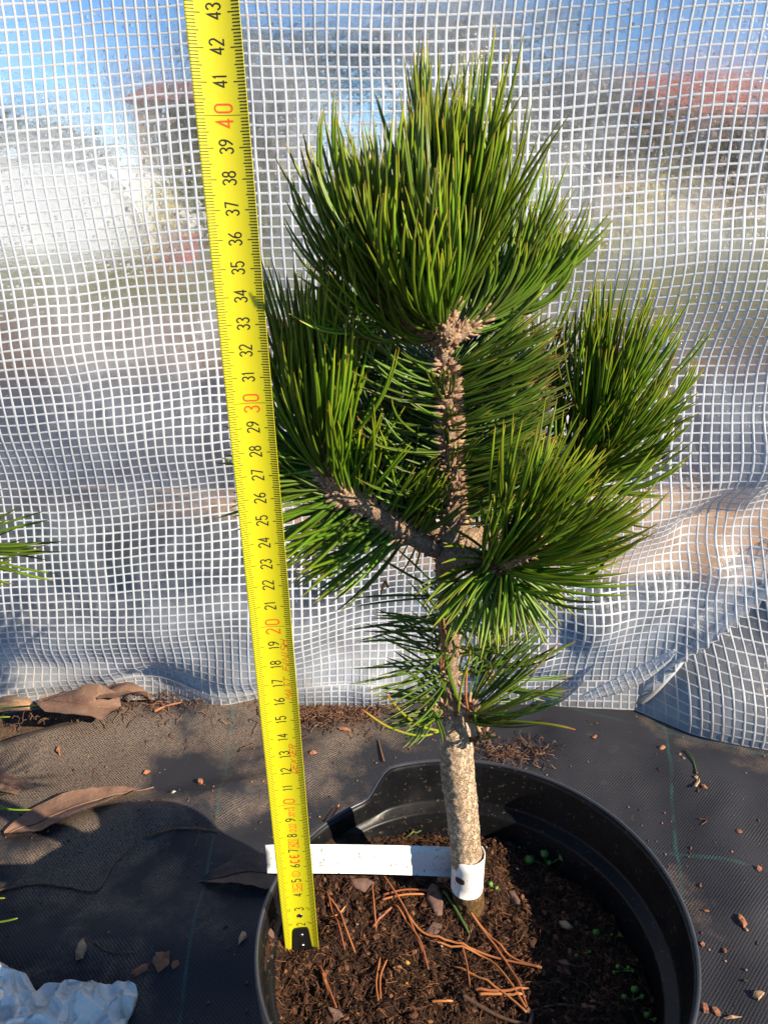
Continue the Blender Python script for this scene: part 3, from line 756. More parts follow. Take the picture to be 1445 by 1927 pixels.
def foliage(mb, sc, path, n, L, alpha, bend=UP, k=.5, s=(0, 1), rb_=.004, r=.00073, lenf=None, acc=None, check=True, spread=.1, rn=(0, 1)):
    made = 0; tries = 0
    while made < n and tries < n*6:
        tries += 1
        t = s[0]+(s[1]-s[0])*random.random(); p, T = at_path(path, t)
        az = random.uniform(0, 6.2832); o = T.orthogonal().normalized(); R = (o*math.cos(az)+T.cross(o)*math.sin(az)).normalized()
        if acc and random.random() > acc(R, t): continue
        al = math.radians(random.uniform(*alpha) if not callable(alpha) else alpha(t)+random.uniform(-9, 9))
        d0 = (T*math.cos(al)+R*math.sin(al)).normalized()
        ll = L*random.uniform(.74, 1.12)*(lenf(R, t) if lenf else 1); q = p+R*rb_*.8
        bb = (bend + Vector((random.gauss(0, .16), random.gauss(0, .16), random.gauss(0, .1)))).normalized()
        side = d0.cross(R); side = side.normalized() if side.length > 1e-3 else d0.orthogonal().normalized()
        rnd = random.uniform(*rn); ok = False; kk = k*random.uniform(.6, 1.3)
        if random.random() < .06: bb = (bb+Vector((random.uniform(-1, 1), random.uniform(-1, 1), 0))).normalized()
        for sg in (-1, 1):
            dd = (d0+side*sg*spread*random.uniform(.2, .9)).normalized()
            ok = needle(mb, q+side*sg*r*.5, dd, ll*random.uniform(.96, 1.02), bb, kk, r*random.uniform(.85, 1.12), min(1, max(0, rnd+random.uniform(-.08, .08))), check=check) or ok
        if ok:
            e = q+d0*random.uniform(.0030, .0050); tube(sc, [q-R*rb_*.4, q+d0*.0012, e], [.0010, .00095, .0007], 5, nr=random.random()); made += 1
def knobbly(mb, path, rads, seg=20, amp=.12, freq=300, sub=5):
    pth = catmull(path, sub); rr = []
    for i in range(len(path)-1):
        for k in range(sub): rr.append(rads[i]+(rads[i+1]-rads[i])*(k/sub))
    rr.append(rads[-1]); pts, fr = frames(pth); V = []
    for p, (t, n, b), r in zip(pts, fr, rr):
        for k in range(seg):
            a = 2*math.pi*k/seg; d = n*math.cos(a)+b*math.sin(a); q = p+d*r
            dd = amp*fbm(q.x, q.y, q.z, freq, 3)+amp*.8*nz(q.x, q.y, q.z*.5, freq*.35); V.append(q+d*r*dd)
    Fc = [(i*seg+k, i*seg+(k+1) % seg, (i+1)*seg+(k+1) % seg, (i+1)*seg+k) for i in range(len(pts)-1) for k in range(seg)]
    Fc.append(tuple((len(pts)-1)*seg+k for k in range(seg))); Fc.append(tuple(range(seg-1, -1, -1)))
    mb.add(V, Fc); return pth
TY = .323
pine = tag(empty('pine_tree', Vector((.0505, TY, ZS))), 'small grafted pine with thick pale trunk and upright tufts of long green needles', 'pine tree')
TR = [(883, 1725, 60), (881, 1690, 58), (880, 1640, 56), (873, 1560, 58), (865, 1490, 61), (860, 1440, 64), (857, 1400, 63), (855, 1375, 55), (847, 1345, 37), (845, 1300, 33), (846, 1240, 34), (846, 1180, 35), (840, 1110, 40), (838, 1065, 48), (843, 1025, 46), (852, 970, 38), (850, 900, 33), (846, 820, 30), (843, 740, 28), (836, 680, 28), (833, 645, 32), (840, 615, 24)]
def dep(p): return p.y*ct+(CAM_H-p.z)*st
tp = [P(x, y, TY) for x, y, w in TR]; trd = [w/2*dep(p)/F for (x, y, w), p in zip(TR, tp)]
mb = MB(); knobbly(mb, tp[:9], trd[:9], 72, .06, 300, 16); mb.build('trunk', BARK, pine)
mb = MB(); stem_path = knobbly(mb, tp[7:], [trd[7]*.6]+[q*(.95 if i < 4 else .84) for i, q in enumerate(trd[8:])], 40, .14, 380, 12); stem = mb.build('stem', TWIG, pine)
stem_pts = tp[8:]
def branch(pts, rads, name='branch', parent=None):
    mb = MB(); path = [P(*q) for q in pts]; pth = knobbly(mb, path, rads, 18, .20, 420, 8)
    return mb.build(name, TWIG, parent or pine), pth
def tuft(o, fo, sc, mat=GREEN, nm='needles'):
    fo.build(nm, mat, o) if fo.v else None
    if sc.v: sc.build('sheaths', SCALE, o)
IN = lambda b: b
# A: crown whorl
def scales(sc, pth, rads, n):
    for _ in range(n):
        t = random.random(); p, T = at_path(pth, t); rr = np.interp(t, np.linspace(0, 1, len(rads)), rads)
        az = random.uniform(0, 6.2832); o_ = T.orthogonal().normalized(); Rr = (o_*math.cos(az)+T.cross(o_)*math.sin(az)).normalized()
        q = p+Rr*rr*.75; d = (T*.7+Rr).normalized(); tube(sc, [q, q+d*.0012, q+d*random.uniform(.0018, .0034)], [.0010, .0008, .0002], 4, nr=random.random())
def crown_branch(pts, rads, sets):
    o, pth = branch(pts, rads)
    fo, sc = MB(), MB()
    scales(sc, pth, rads, 150)
    for kw in sets: foliage(fo, sc, pth, **kw)
    tuft(o, fo, sc); return o
up = Vector((0, 0, 1))
crown_branch([(838, 625, .323), (848, 570, .322), (852, 520, .320), (852, 470, .319)], [.0032, .0030, .0028, .0024],
    [dict(n=105, L=.071, alpha=(8, 30), bend=Vector((.06, 0, 1)), k=.9, s=(.1, 1)), dict(n=18, L=.063, alpha=(2, 22), bend=up, k=.4, s=(.85, 1))])
crown_branch([(826, 640, .322), (780, 612, .314), (740, 582, .306), (712, 542, .302), (703, 505, .300)], [.0034, .0030, .0028, .0026, .0024],
    [dict(n=70, L=.056, alpha=(10, 38), bend=Vector((-.02, 0.1, 1)), k=.85, s=(.1, 1), check=True), dict(n=14, L=.054, alpha=(2, 22), bend=Vector((-.02, 0, 1)), k=.6, s=(.85, 1), check=True),
     dict(n=7, L=.044, alpha=(35, 55), bend=Vector((-.3, 0, 1)), k=.8, s=(.5, .9), acc=lambda R, t: 1 if R.x < 0 else .1, check=True)])
crown_branch([(845, 640, .325), (885, 612, .330), (912, 592, .335), (945, 570, .338), (965, 552, .340)], [.0033, .0030, .0028, .0026, .0024],
    [dict(n=55, L=.050, alpha=(8, 38), bend=Vector((.10, 0, 1)), k=1.0, s=(.2, 1)), dict(n=16, L=.050, alpha=(2, 22), bend=Vector((.15, 0, 1)), k=.6, s=(.85, 1))])
crown_branch([(832, 635, .33), (822, 585, .345), (800, 520, .355), (790, 470, .358)], [.0032, .0030, .0028, .0026],
    [dict(n=52, L=.062, alpha=(8, 30), bend=Vector((-.05, .05, 1)), k=.85, s=(.1, 1))])
crown_branch([(838, 640, .318), (826, 600, .303), (800, 545, .292), (780, 500, .288)], [.0032, .0030, .0028, .0026],
    [dict(n=60, L=.056, alpha=(10, 40), bend=Vector((-.02, .15, 1)), k=.85, s=(.3, 1), check=True)])
crown_branch([(842, 635, .33), (870, 590, .345), (905, 540, .355), (915, 480, .36)], [.0032, .0028, .0026, .0024],
    [dict(n=45, L=.064, alpha=(6, 28), bend=Vector((0, 0, 1)), k=.85, s=(.1, 1))])
# B: left branch
crown_branch([(822, 1035, .322), (770, 1008, .318), (705, 962, .315), (645, 930, .313), (612, 885, .312), (604, 820, .312), (600, 780, .312)], [.0044, .0038, .0036, .0034, .0032, .0030, .0026],
    [dict(n=110, L=.066, alpha=(8, 40), bend=Vector((.0, .02, 1)), k=.95, s=(.60, 1), check=True), dict(n=20, L=.066, alpha=(2, 24), bend=up, k=.4, s=(.92, 1), check=True),
     dict(n=30, L=.060, alpha=(30, 60), bend=Vector((.12, -.05, 1)), k=.9, s=(.50, .85), acc=lambda R, t: 1 if R.z > -.1 and R.x > -.2 else 0, check=True),
     dict(n=140, L=.044, alpha=(45, 85), bend=Vector((-.5, 0, -.15)), k=.35, s=(.18, .72), check=True, spread=.16, acc=lambda R, t: (1 if R.z < .1 else .25) if R.y > -.5 else .04),
     dict(n=75, L=.034, alpha=(55, 95), bend=Vector((.4, 0, .7)), k=.4, s=(.12, .6), check=True, spread=.16, acc=lambda R, t: 1 if R.z > 0 and R.y > -.5 else 0),
     dict(n=60, L=.040, alpha=(50, 80), bend=Vector((-1, 0, .1)), k=.3, s=(.6, .85), check=True, acc=lambda R, t: 1 if R.x < 0 else 0)])
# C: right rear branch
crown_branch([(855, 1030, .330), (910, 1005, .343), (990, 968, .357), (1060, 920, .366), (1108, 865, .371), (1128, 808, .373), (1138, 762, .373)], [.0058, .0048, .0044, .0040, .0038, .0034, .0028],
    [dict(n=105, L=.066, alpha=(14, 62), bend=Vector((.16, 0, 1)), k=.85, s=(.60, 1)), dict(n=24, L=.062, alpha=(2, 24), bend=Vector((.1, 0, 1)), k=.4, s=(.92, 1)),
     dict(n=45, L=.056, alpha=(40, 70), bend=Vector((.5, 0, .8)), k=.8, s=(.6, .9), acc=lambda R, t: 1 if R.x > 0 else .1),
     dict(n=85, L=.046, alpha=(50, 85), bend=Vector((.5, 0, .4)), k=.35, s=(.15, .65), spread=.16)])
# D: right front branch, pointing at the camera
crown_branch([(845, 1052, .318), (885, 1052, .308), (930, 1060, .296), (965, 1050, .286), (1010, 1020, .280)], [.0058, .0050, .0048, .0040, .0030],
    [dict(n=70, L=.056, alpha=(18, 60), bend=Vector((.35, .1, .8)), k=.7, s=(.45, 1), acc=lambda R, t: 1 if R.z > -.35 else .35),
     dict(n=45, L=.050, alpha=(10, 40), bend=Vector((.8, .25, .45)), k=.6, s=(.6, 1)),
     dict(n=75, L=.036, alpha=(60, 95), bend=Vector((0, 0, -.6)), k=.3, s=(.35, .7), spread=.2, acc=lambda R, t: 1 if R.z < .1 else .15)])
# E: branches at the rear
crown_branch([(858, 1020, .335), (885, 940, .365), (930, 850, .385), (985, 760, .395), (1000, 715, .395)], [.0050, .0044, .0040, .0034, .0028],
    [dict(n=50, L=.052, alpha=(20, 60), bend=up, k=.7, s=(.6, 1)), dict(n=45, L=.045, alpha=(50, 85), bend=up, k=.3, s=(.2, .7))])
crown_branch([(830, 1030, .335), (790, 960, .365), (740, 860, .385), (720, 780, .392)], [.0048, .0042, .0036, .0028],
    [dict(n=70, L=.060, alpha=(20, 60), bend=up, k=.7, s=(.6, 1)), dict(n=80, L=.046, alpha=(50, 85), bend=up, k=.3, s=(.2, .7))])
# F: needles on the stem
fo, sc = MB(), MB(); pmid = stem_pts[5:12]; scales(sc, stem_pts[2:], [.0052, .0045, .0038, .0034], 420)
foliage(fo, sc, pmid, n=460, L=.047, alpha=(62, 84), bend=Vector((.25, .25, .35)), k=.45, s=(.22, 1), rb_=.004, r=.00058,
        lenf=lambda R, t: .45 if R.y < -.55 else 1, acc=lambda R, t: (1 if R.x > .25 else .55) if R.y > -.5 else .12, spread=.07)
fo.build('stem_needles', GREENO, stem); sc.build('stem_sheaths', SCALE, stem)
# G: sparse lower needles
fo, sc = MB(), MB(); plow = stem_pts[0:6]
foliage(fo, sc, plow, n=54, L=.043, alpha=(60, 100), bend=Vector((-.4, 0, -.05)), k=.4, s=(0, .9), r=.00062, spread=.22, acc=lambda R, t: 1 if R.x < -.2 else (.6 if R.x > 0 else .3))
foliage(fo, sc, [P(870, 1352, .318), P(885, 1325, .316)], n=20, L=.050, alpha=(10, 60), bend=Vector((.45, 0, .8)), k=.5, r=.00062, acc=lambda R, t: 1 if R.x > -.2 else .3)
foliage(fo, sc, [P(835, 1335, .318), P(812, 1322, .314), P(800, 1325, .312)], n=16, L=.024, alpha=(20, 90), bend=Vector((-1, 0, .2)), k=.3, r=.00062)
foliage(fo, sc, [P(905, 1385, .312), P(915, 1380, .31)], n=5, L=.016, alpha=(10, 60), bend=Vector((1, 0, .3)), k=.3, r=.00062)
foliage(fo, sc, [P(862, 1300, .325), P(905, 1270, .335), P(930, 1250, .34)], n=20, L=.044, alpha=(20, 70), bend=Vector((.5, 0, .6)), k=.5, r=.00062)
fo.build('lower_needles', GREENO, stem); sc.build('lower_sheaths', SCALE, stem)
def line_needle(mb, pts, r=.0007):
    c = catmull([P(*q) for q in pts], 5); n = len(c); tt = [i/(n-1) for i in range(n)]
    tube(mb, c, [r*(1 if t < .85 else 1-.7*(t-.85)/.15) for t in tt], 5, .75, nt=[t for t in tt for _ in range(5)], nr=.7)
yn = MB()
for pts in [[(880, 1358, .318), (960, 1358, .30), (1030, 1363, .29), (1082, 1373, .284)], [(884, 1355, .318), (960, 1330, .305), (1020, 1305, .297), (1068, 1279, .29)],
            [(884, 1350, .318), (950, 1300, .312), (1005, 1260, .31), (1052, 1207, .308)], [(828, 1376, .313), (790, 1385, .30), (730, 1368, .29), (680, 1334, .285)],
            [(828, 1376, .313), (790, 1366, .302), (755, 1340, .296), (727, 1305, .292)], [(862, 1340, .312), (868, 1290, .305), (884, 1230, .30), (873, 1186, .297)]]:
    line_needle(yn, pts)
yn.build('yellow_needles', YEL, stem)
dn = MB()
for pts in [[(834, 1160, .308), (838, 1210, .306), (832, 1260, .306)], [(826, 1155, .308), (831, 1210, .306), (829, 1262, .306)], [(880, 1335, .314), (876, 1300, .31), (880, 1240, .308)], [(730, 1105, .30), (724, 1095, .298), (716, 1120, .296)]]:
    line_needle(dn, pts)
dn.build('dead_needles', DEAD, stem)
mb = MB(); 
for _ in range(40): c = P(911, 1388, .312); chunk(mb, c+Vector((random.gauss(0, .002), random.gauss(0, .0015), random.gauss(0, .002))), .0012)
tube(mb, [P(880, 1392, .322), P(905, 1390, .314)], .0016, 6); mb.build('bud', BUD, pine, False)
for (x, y, Y, k) in [(930, 1062, .290, 60)]:
    mb = MB()
    for _ in range(k): chunk(mb, P(x, y, Y)+Vector((random.gauss(0, .003), random.gauss(0, .002), random.gauss(0, .003))), .0014)
    mb.build('bud', BUD, pine, False)

# neighbour pine, only its needle tips reach into the picture
NB = Vector((-.425, .43, 0))
build_pot('flower_pot', NB, 'black plastic pot just outside the left edge, under the second pine')
def soil_disc(c):
    n = 60; V = [(c.x, c.y, ZS)]; Fc = []
    for j in range(1, 12):
        for k in range(n): a = 6.2832*k/n; r = .0968*j/11; x, y = c.x+r*math.cos(a), c.y+r*math.sin(a); V.append((x, y, ZS+.004*fbm(x, y, 0, 30, 3)))
    Fc += [(0, 1+k, 1+(k+1) % n) for k in range(n)]
    for j in range(10): Fc += [(1+j*n+k, 1+(j+1)*n+k, 1+(j+1)*n+(k+1) % n, 1+j*n+(k+1) % n) for k in range(n)]
    tag(mk('potting_soil', V, Fc, SOIL), 'peat soil in the pot at the left edge', 'soil', kind='stuff')
soil_disc(NB)
pine2 = tag(empty('pine_tree', NB+Vector((0, 0, ZS))), 'second pine at the left edge, only its green needle tips showing', 'pine tree')
mb = MB(); b2 = [NB+Vector((0, 0, ZS-.01)), NB+Vector((.004, 0, .20)), NB+Vector((0, .004, .30)), NB+Vector((.004, 0, .42))]; p2 = knobbly(mb, b2, [.009, .008, .006, .004], 24, .12, 300, 8); mb.build('trunk', TWIG, pine2)
def branch2(pts, rads, sets):
    mb = MB(); pth = knobbly(mb, pts, rads, 14, .2, 400, 6); o = mb.build('branch', TWIG, pine2); fo, sc = MB(), MB()
    for kw in sets: foliage(fo, sc, pth, **kw)
    tuft(o, fo, sc)
branch2([NB+Vector((.003, 0, .215)), P(-150, 1055, .37), P(-55, 1030, .355)], [.005, .004, .003],
        [dict(n=80, L=.048, alpha=(6, 50), bend=Vector((.75, 0, .38)), k=.7, s=(.35, 1)), dict(n=14, L=.050, alpha=(20, 60), bend=Vector((1, 0, -.1)), k=.6, s=(.6, 1))])
branch2([NB+Vector((-.003, 0, .22)), NB+Vector((-.06, 0, .25)), NB+Vector((-.09, 0, .30))], [.005, .004, .003], [dict(n=70, L=.062, alpha=(15, 60), bend=up, k=.7, s=(.3, 1))])
branch2([NB+Vector((0, 0, .28)), NB+Vector((0, .05, .33)), NB+Vector((0, .07, .37))], [.005, .004, .003], [dict(n=70, L=.062, alpha=(15, 60), bend=up, k=.7, s=(.3, 1))])
branch2([NB+Vector((0, 0, .35)), NB+Vector((0, 0, .40)), NB+Vector((0, 0, .45))], [.005, .004, .003], [dict(n=110, L=.062, alpha=(15, 60), bend=up, k=.7, s=(.3, 1))])
fo = MB()
for pts in [[(-60, 1335, .44), (0, 1333, .44), (76, 1327, .438)], [(-60, 1352, .43), (20, 1349, .43)], [(-50, 1505, .42), (-10, 1498, .418), (14, 1494, .415)], [(-50, 1505, .42), (-5, 1515, .415), (20, 1526, .41)], [(-60, 1532, .42), (0, 1522, .42), (30, 1524, .43), (60, 1524, .44)],
            [(-60, 1700, .38), (-20, 1692, .38), (10, 1690, .38)], [(-60, 1740, .37), (0, 1735, .37), (34, 1728, .37)]]:
    line_needle(fo, pts)
fo.build('low_needles', GREEN, pine2)

# ---------------------------------------------------------------- white plant label looped round the trunk
def at_z(z):
    for a, b in zip(tp, tp[1:]):
        if a.z <= z <= b.z: return a.lerp(b, (z-a.z)/(b.z-a.z))
    return tp[0]
def plant_label():
    root = tag(empty('plant_label', P(870, 1690, .31)), 'blank white plastic strap label looped round the pine trunk', 'plant label')
    cc_ = at_z(.166); cx, cy = cc_.x, TY; R0 = .0091
    path = []      # (x, y, zbottom, ztop)
    A = Vector((-.0635, .3135)); B = Vector((cx-.004, .335))
    for i in range(30):
        t = i/29; p = A.lerp(B, t); path.append((p.x, p.y+.001*math.sin(t*3.14), .1745+(.1480-.1745)*t, .1945+(.1705-.1945)*t))
    def put(name, pts):
        V = []
        for off in (0, .0005):
            for i, (x, y, z0, z1) in enumerate(pts):
                a = pts[max(0, i-1)]; b = pts[min(len(pts)-1, i+1)]; d = Vector((b[0]-a[0], b[1]-a[1])).normalized(); nn_ = Vector((d.y, -d.x))
                for k in range(5): zz = z0+(z1-z0)*k/4; V.append((x-nn_.x*off, y-nn_.y*off, zz))
        n = len(pts); L = n*5; Fc = []
        for i in range(n-1):
            for k in range(4): q = (i*5+k, (i+1)*5+k, (i+1)*5+k+1, i*5+k+1); Fc.append(q); Fc.append(tuple(L+z for z in reversed(q)))
            for k in (0, 4): q = (i*5+k, (i+1)*5+k, L+(i+1)*5+k, L+i*5+k); Fc.append(q)
        for i in (0, n-1):
            for k in range(4): Fc.append((i*5+k, i*5+k+1, L+i*5+k+1, L+i*5+k))
        return mk(name, V, Fc, LABEL, root)
    put('strap', path)
    loop = []
    for i in range(40):
        a = math.radians(150+i*240/39); t = i/39
        rnd = .006*max(0, (abs(t-.5)*2))**5 if False else 0
        loop.append((cx+R0*math.cos(a), cy+R0*math.sin(a), .1540+.004*max(0, (abs(a-math.radians(270))-.9))**2, .1795))
    put('loop', loop)
    # dark slot in the loop
    mb = MB(); V = []; ring_ = []
    for i in range(20):
        t = 6.2832*i/20; az = math.radians(236)+.30*max(-1, min(1, math.cos(t)*1.3)); z = .1668+.0022*math.sin(t)
        ring_.append((cx+(R0+.00045)*math.cos(az), cy+(R0+.00045)*math.sin(az), z))
    mb.add(ring_, [tuple(range(20))]); mb.build('slot', simple('slot_dark', (.07, .03, .02), .8), root, False)
plant_label()

# ---------------------------------------------------------------- litter on the pot soil
SR = lambda px, py: G(px, py, ZS+.001)
def on_soil(p, dz=.0012): return Vector((p.x, p.y, soil_h(p.x, p.y)+dz))
def dead_needle(pxs, label, r=.0006, mat=DEAD, group='dead brown needles on the pot soil', base=None):
    mb = MB(); allp = pxs if isinstance(pxs[0][0], (tuple, list)) else [pxs]
    for line in allp:
        pts = [on_soil(SR(*q), .0016) for q in line]; c = catmull(pts, 6)
        for i, p in enumerate(c): p.z = max(p.z, soil_h(p.x, p.y)+.0012)+.0012*math.sin(3.14*i/(len(c)-1))
        n = len(c); tt = [i/(n-1) for i in range(n)]
        tube(mb, c, [r*(1.1 if t < .12 else 1 if t < .85 else 1-.7*(t-.85)/.15) for t in tt], 6, .75, nt=[t for t in tt for _ in range(6)], nr=random.uniform(.3, .9))
    o = mb.build('dead_needle', mat); tag(o, label, 'pine needle', group); return o
dead_needle([[(995, 1915), (950, 1840), (905, 1790), (800, 1765)], [(990, 1912), (930, 1860), (848, 1806)]], 'long reddish brown needle pair running up left from the broken root')
dead_needle([[(993, 1908), (960, 1820), (900, 1740), (838, 1668)], [(1018, 1828), (960, 1795), (905, 1740), (835, 1675)]], 'long orange brown needle pair crossing below the white label loop')
dead_needle([[(1015, 1826), (930, 1795), (860, 1772), (795, 1753), (760, 1715)]], 'thin ochre needle running right across the soil middle')
dead_needle([[(806, 1820), (790, 1770), (765, 1735), (736, 1700)], [(802, 1808), (785, 1765), (760, 1715), (717, 1653)]], 'orange needle pair just below the middle of the white strap')
dead_needle([[(668, 1787), (650, 1750), (640, 1720), (618, 1690)], [(649, 1787), (637, 1750), (625, 1715), (615, 1678)]], 'orange needle pair right of the foot of the yellow tape', r=.0006)
dead_needle([[(712, 1890), (708, 1850), (716, 1795)], [(716, 1885), (716, 1840), (729, 1802)]], 'upright orange needle pair with forked tips in the front soil', r=.0006)
dead_needle([[(633, 1903), (620, 1870), (601, 1818)], [(628, 1895), (612, 1855), (603, 1825)]], 'orange needle pair at the front left of the soil', r=.0007)
dead_needle([[(720, 1688), (760, 1682), (800, 1684), (800, 1684)], [(718, 1696), (760, 1691), (802, 1688)]], 'pale brown needle pair lying level left of the purple bark chip')
dead_needle([[(701, 1742), (720, 1725), (738, 1713)]], 'short bright orange needle stub below the strap', r=.0009)
dead_needle([[(700, 1670), (704, 1710), (708, 1750)]], 'thin brown needle upright beside the pale pebble', r=.0006)
dead_needle([[(892, 1862), (940, 1868), (995, 1866)], [(900, 1872), (950, 1874), (990, 1878)]], 'reddish needle pair lying level above the broken root', r=.0007)
dead_needle([[(868, 1772), (878, 1810), (884, 1862)]], 'grey brown thin needle upright in front of the trunk', r=.0005)
dead_needle([[(812, 1891), (835, 1893), (853, 1890)]], 'short pale needle bit level at the soil front', r=.0006)
dead_needle([[(610, 1590), (622, 1575), (628, 1563)], [(620, 1592), (632, 1576), (640, 1565)]], 'orange needle pair in the soil behind the strap near the rim notch', r=.0009)
dead_needle([[(612, 1723), (635, 1722), (652, 1708)]], 'curved straw coloured needle lying across the soil beside the tape', r=.0005)
gn = m_needle('fallen_green', [(0, (.25, .14, .06)), (.06, (.07, .14, .03)), (1, (.08, .15, .04))])
dead_needle([[(828, 1520), (790, 1545), (735, 1560)], [(828, 1522), (795, 1555), (762, 1575)]], 'fallen green needle pair on the soil behind the trunk', r=.0008, mat=gn, group='fallen green needles')
dead_needle([[(834, 1688), (855, 1715), (884, 1752)]], 'fallen dark green needle below the label loop', r=.0008, mat=gn, group='fallen green needles')
def twig(pts, r, name, label, mat, soil_=True, cat='root'):
    mb = MB(); c = catmull([on_soil(SR(*q), r) if soil_ else (lambda g: Vector((g.x, g.y, fab_h(g.x, g.y)+r)))(G(*q)) for q in pts], 6)
    tube(mb, c, [r*(1-.5*i/len(c)) for i in range(len(c))], 6); return tag(mb.build(name, mat), label, cat)
ROOT = simple('root_brown', (.22, .11, .06), .85, .5, 300, .6, .0006)
twig([(870, 1877), (905, 1898), (950, 1920), (1000, 1935)], .0013, 'root', 'dark brown broken root at the front edge of the soil', BUD)
twig([(1120, 1900), (1090, 1890), (1050, 1888), (1000, 1905)], .0009, 'root', 'pale thin root arching across the right front soil', ROOT)
twig([(990, 1905), (1000, 1915), (996, 1935)], .0016, 'root', 'short root stub where the long dead needles meet', ROOT)
twig([(903, 1650), (913, 1685), (897, 1700), (890, 1735), (880, 1760)], .0006, 'root', 'fine brown root curling round the foot of the trunk', ROOT)
twig([(1230, 1800), (1212, 1760), (1185, 1735)], .0004, 'root', 'hair thin root near the right wall of the pot', ROOT)

def plate(outline, th, mat, name, label, cat, base_fn, group=None, curl=0.0, px=True):
    """irregular flat chip or leaf from an outline of ground pixels"""
    pts = [base_fn(*q) for q in outline]; c = sum(pts, Vector())/len(pts); n = len(pts); V = []; R = 4
    mb = MB()
    for lay in (1, 0):
        for j in range(R+1):
            for p in pts:
                q = c.lerp(p, j/R) if j else c; d = (q-c).length
                h = th*(1 if lay else 0)*(1-.5*(j/R)**3) + curl*(d/.02)**2*.002 + th*.5*nz(q.x, q.y, lay, 180)*(1 if lay else 0)
                V.append((q.x, q.y, q.z+h))
    L = (R+1)*n; Fc = []
    for j in range(R):
        for k in range(n):
            a, b = j*n+k, j*n+(k+1) % n; Fc.append((a, b, b+n, a+n)); Fc.append((L+a+n, L+b+n, L+b, L+a))
    for k in range(n): a, b = R*n+k, R*n+(k+1) % n; Fc.append((a, b, L+b, L+a))
    o = mk(name, V, Fc, mat, None, True); tag(o, label, cat, group); return o
sb = lambda x, y: on_soil(SR(x, y), .0006)
gb = lambda x, y: (lambda g: Vector((g.x, g.y, fab_h(g.x, g.y)+.0008)))(G(x, y))
BG = 'bark chips on the pot soil'
plate([(803, 1680), (812, 1670), (824, 1678), (834, 1700), (832, 1722), (822, 1728), (812, 1712), (802, 1698)], .0022, BARKC, 'bark_chip', 'long purple brown bark chip standing left of the label loop', 'bark chip', sb, BG)
plate([(655, 1662), (690, 1660), (706, 1668), (690, 1680), (668, 1676)], .0016, BARKC, 'bark_chip', 'flat bark chip tucked under the strap near the tape', 'bark chip', sb, BG)
plate([(488, 1790), (512, 1770), (518, 1762), (533, 1775), (534, 1795), (500, 1797)], .0014, BARKC, 'bark_chip', 'flat purple brown bark chip left of the tape foot', 'bark chip', sb, BG)
plate([(797, 1752), (815, 1738), (832, 1742), (826, 1755), (808, 1757)], .0015, BARKC, 'bark_chip', 'reddish triangular bark chip above the ochre needle', 'bark chip', sb, BG)
plate([(822, 1655), (842, 1640), (850, 1652), (838, 1672), (824, 1668)], .0015, CHIP, 'bark_chip', 'small reddish chip touching the label loop', 'bark chip', sb, BG)
plate([(955, 1675), (968, 1672), (980, 1692), (976, 1700), (964, 1690)], .0014, BARKC, 'bark_chip', 'small oval bark chip right of the label loop', 'bark chip', sb, BG)
plate([(1052, 1723), (1066, 1722), (1080, 1734), (1070, 1738), (1056, 1731)], .0014, CHIPB, 'bark_chip', 'pale tan chip in the shaded right soil', 'bark chip', sb, BG)
plate([(626, 1708), (640, 1692), (655, 1700), (648, 1715), (632, 1720)], .0014, BARKC, 'bark_chip', 'dark chip behind the orange needle pair beside the tape', 'bark chip', sb, BG)
plate([(1048, 1802), (1064, 1800), (1076, 1810), (1068, 1818), (1052, 1810)], .0014, BARKC, 'bark_chip', 'grey brown chip in front of the tiny right seedlings', 'bark chip', sb, BG)
plate([(615, 1902), (640, 1905), (650, 1920), (628, 1926)], .0014, BARKC, 'bark_chip', 'reddish brown chip at the front left of the pot', 'bark chip', sb, BG)
for (x, y, r, lb_, m) in [(716, 1721, .0016, 'pale green round pebble under the strap', PERL), (766, 1807, .0014, 'ochre pebble in the middle of the soil', simple('ochre', (.5, .28, .05), .7)), (766, 1848, .0013, 'second ochre pebble nearer the pot front', simple('ochre2', (.45, .24, .05), .7)),
        (974, 1624, .0015, 'white perlite grain right of the trunk', PERL), (915, 1592, .0009, 'white perlite grain close behind the trunk', PERL), (673, 1735, .0009, 'white grain beside the pale green pebble', PERL), (505, 1862, .0011, 'white grain at the left rim of the pot', PERL), (830, 1778, .0008, 'white grain beside the crossing dead needles', PERL)]:
    mb = MB(); chunk(mb, on_soil(SR(x, y), r*.5), r, (1.1, 1, .8)); tag(mb.build('pebble', m), lb_, 'pebble', 'pale grains on the pot soil')
def seedling(x, y, s, leaves, label):
    b = on_soil(SR(x, y), 0); root = tag(empty('seedling', b), label, 'seedling', 'weed seedlings in the pot')
    mb = MB()
    for (dx, dz, r) in leaves:
        tip = b+Vector((dx*s, -.001, dz*s)); tube(mb, catmull([b, b.lerp(tip, .5)+Vector((dx*s*.1, 0, s*.1)), tip], 4), .00025, 5)
    mb.build('stalk', LEAFG, root)
    for (dx, dz, r) in leaves:
        c = b+Vector((dx*s, -.001, dz*s)); m2 = MB(); n = 12; r *= s*.78; nrm = Vector((dx*.4, -.7, .7)).normalized(); uu = Vector((1, 0, 0)); uu = (uu-nrm*uu.dot(nrm)).normalized(); vv = nrm.cross(uu)
        V = [c+nrm*.0001*3]+[c+(uu*math.cos(6.2832*k/n)+vv*math.sin(6.2832*k/n))*r*(1-(.25 if k == 3 else 0)) for k in range(n)]+[c-nrm*.0003]
        m2.add(V, [(0, 1+k, 1+(k+1) % n) for k in range(n)]+[(n+1, 1+(k+1) % n, 1+k) for k in range(n)]); m2.build('leaf', LEAFG, root)
seedling(1030, 1612, .012, [(-.95, .55, .32), (-.2, .95, .28), (.75, .75, .30), (.1, .35, .18), (-.4, .1, .16)], 'largest seedling with three round leaves behind the trunk')
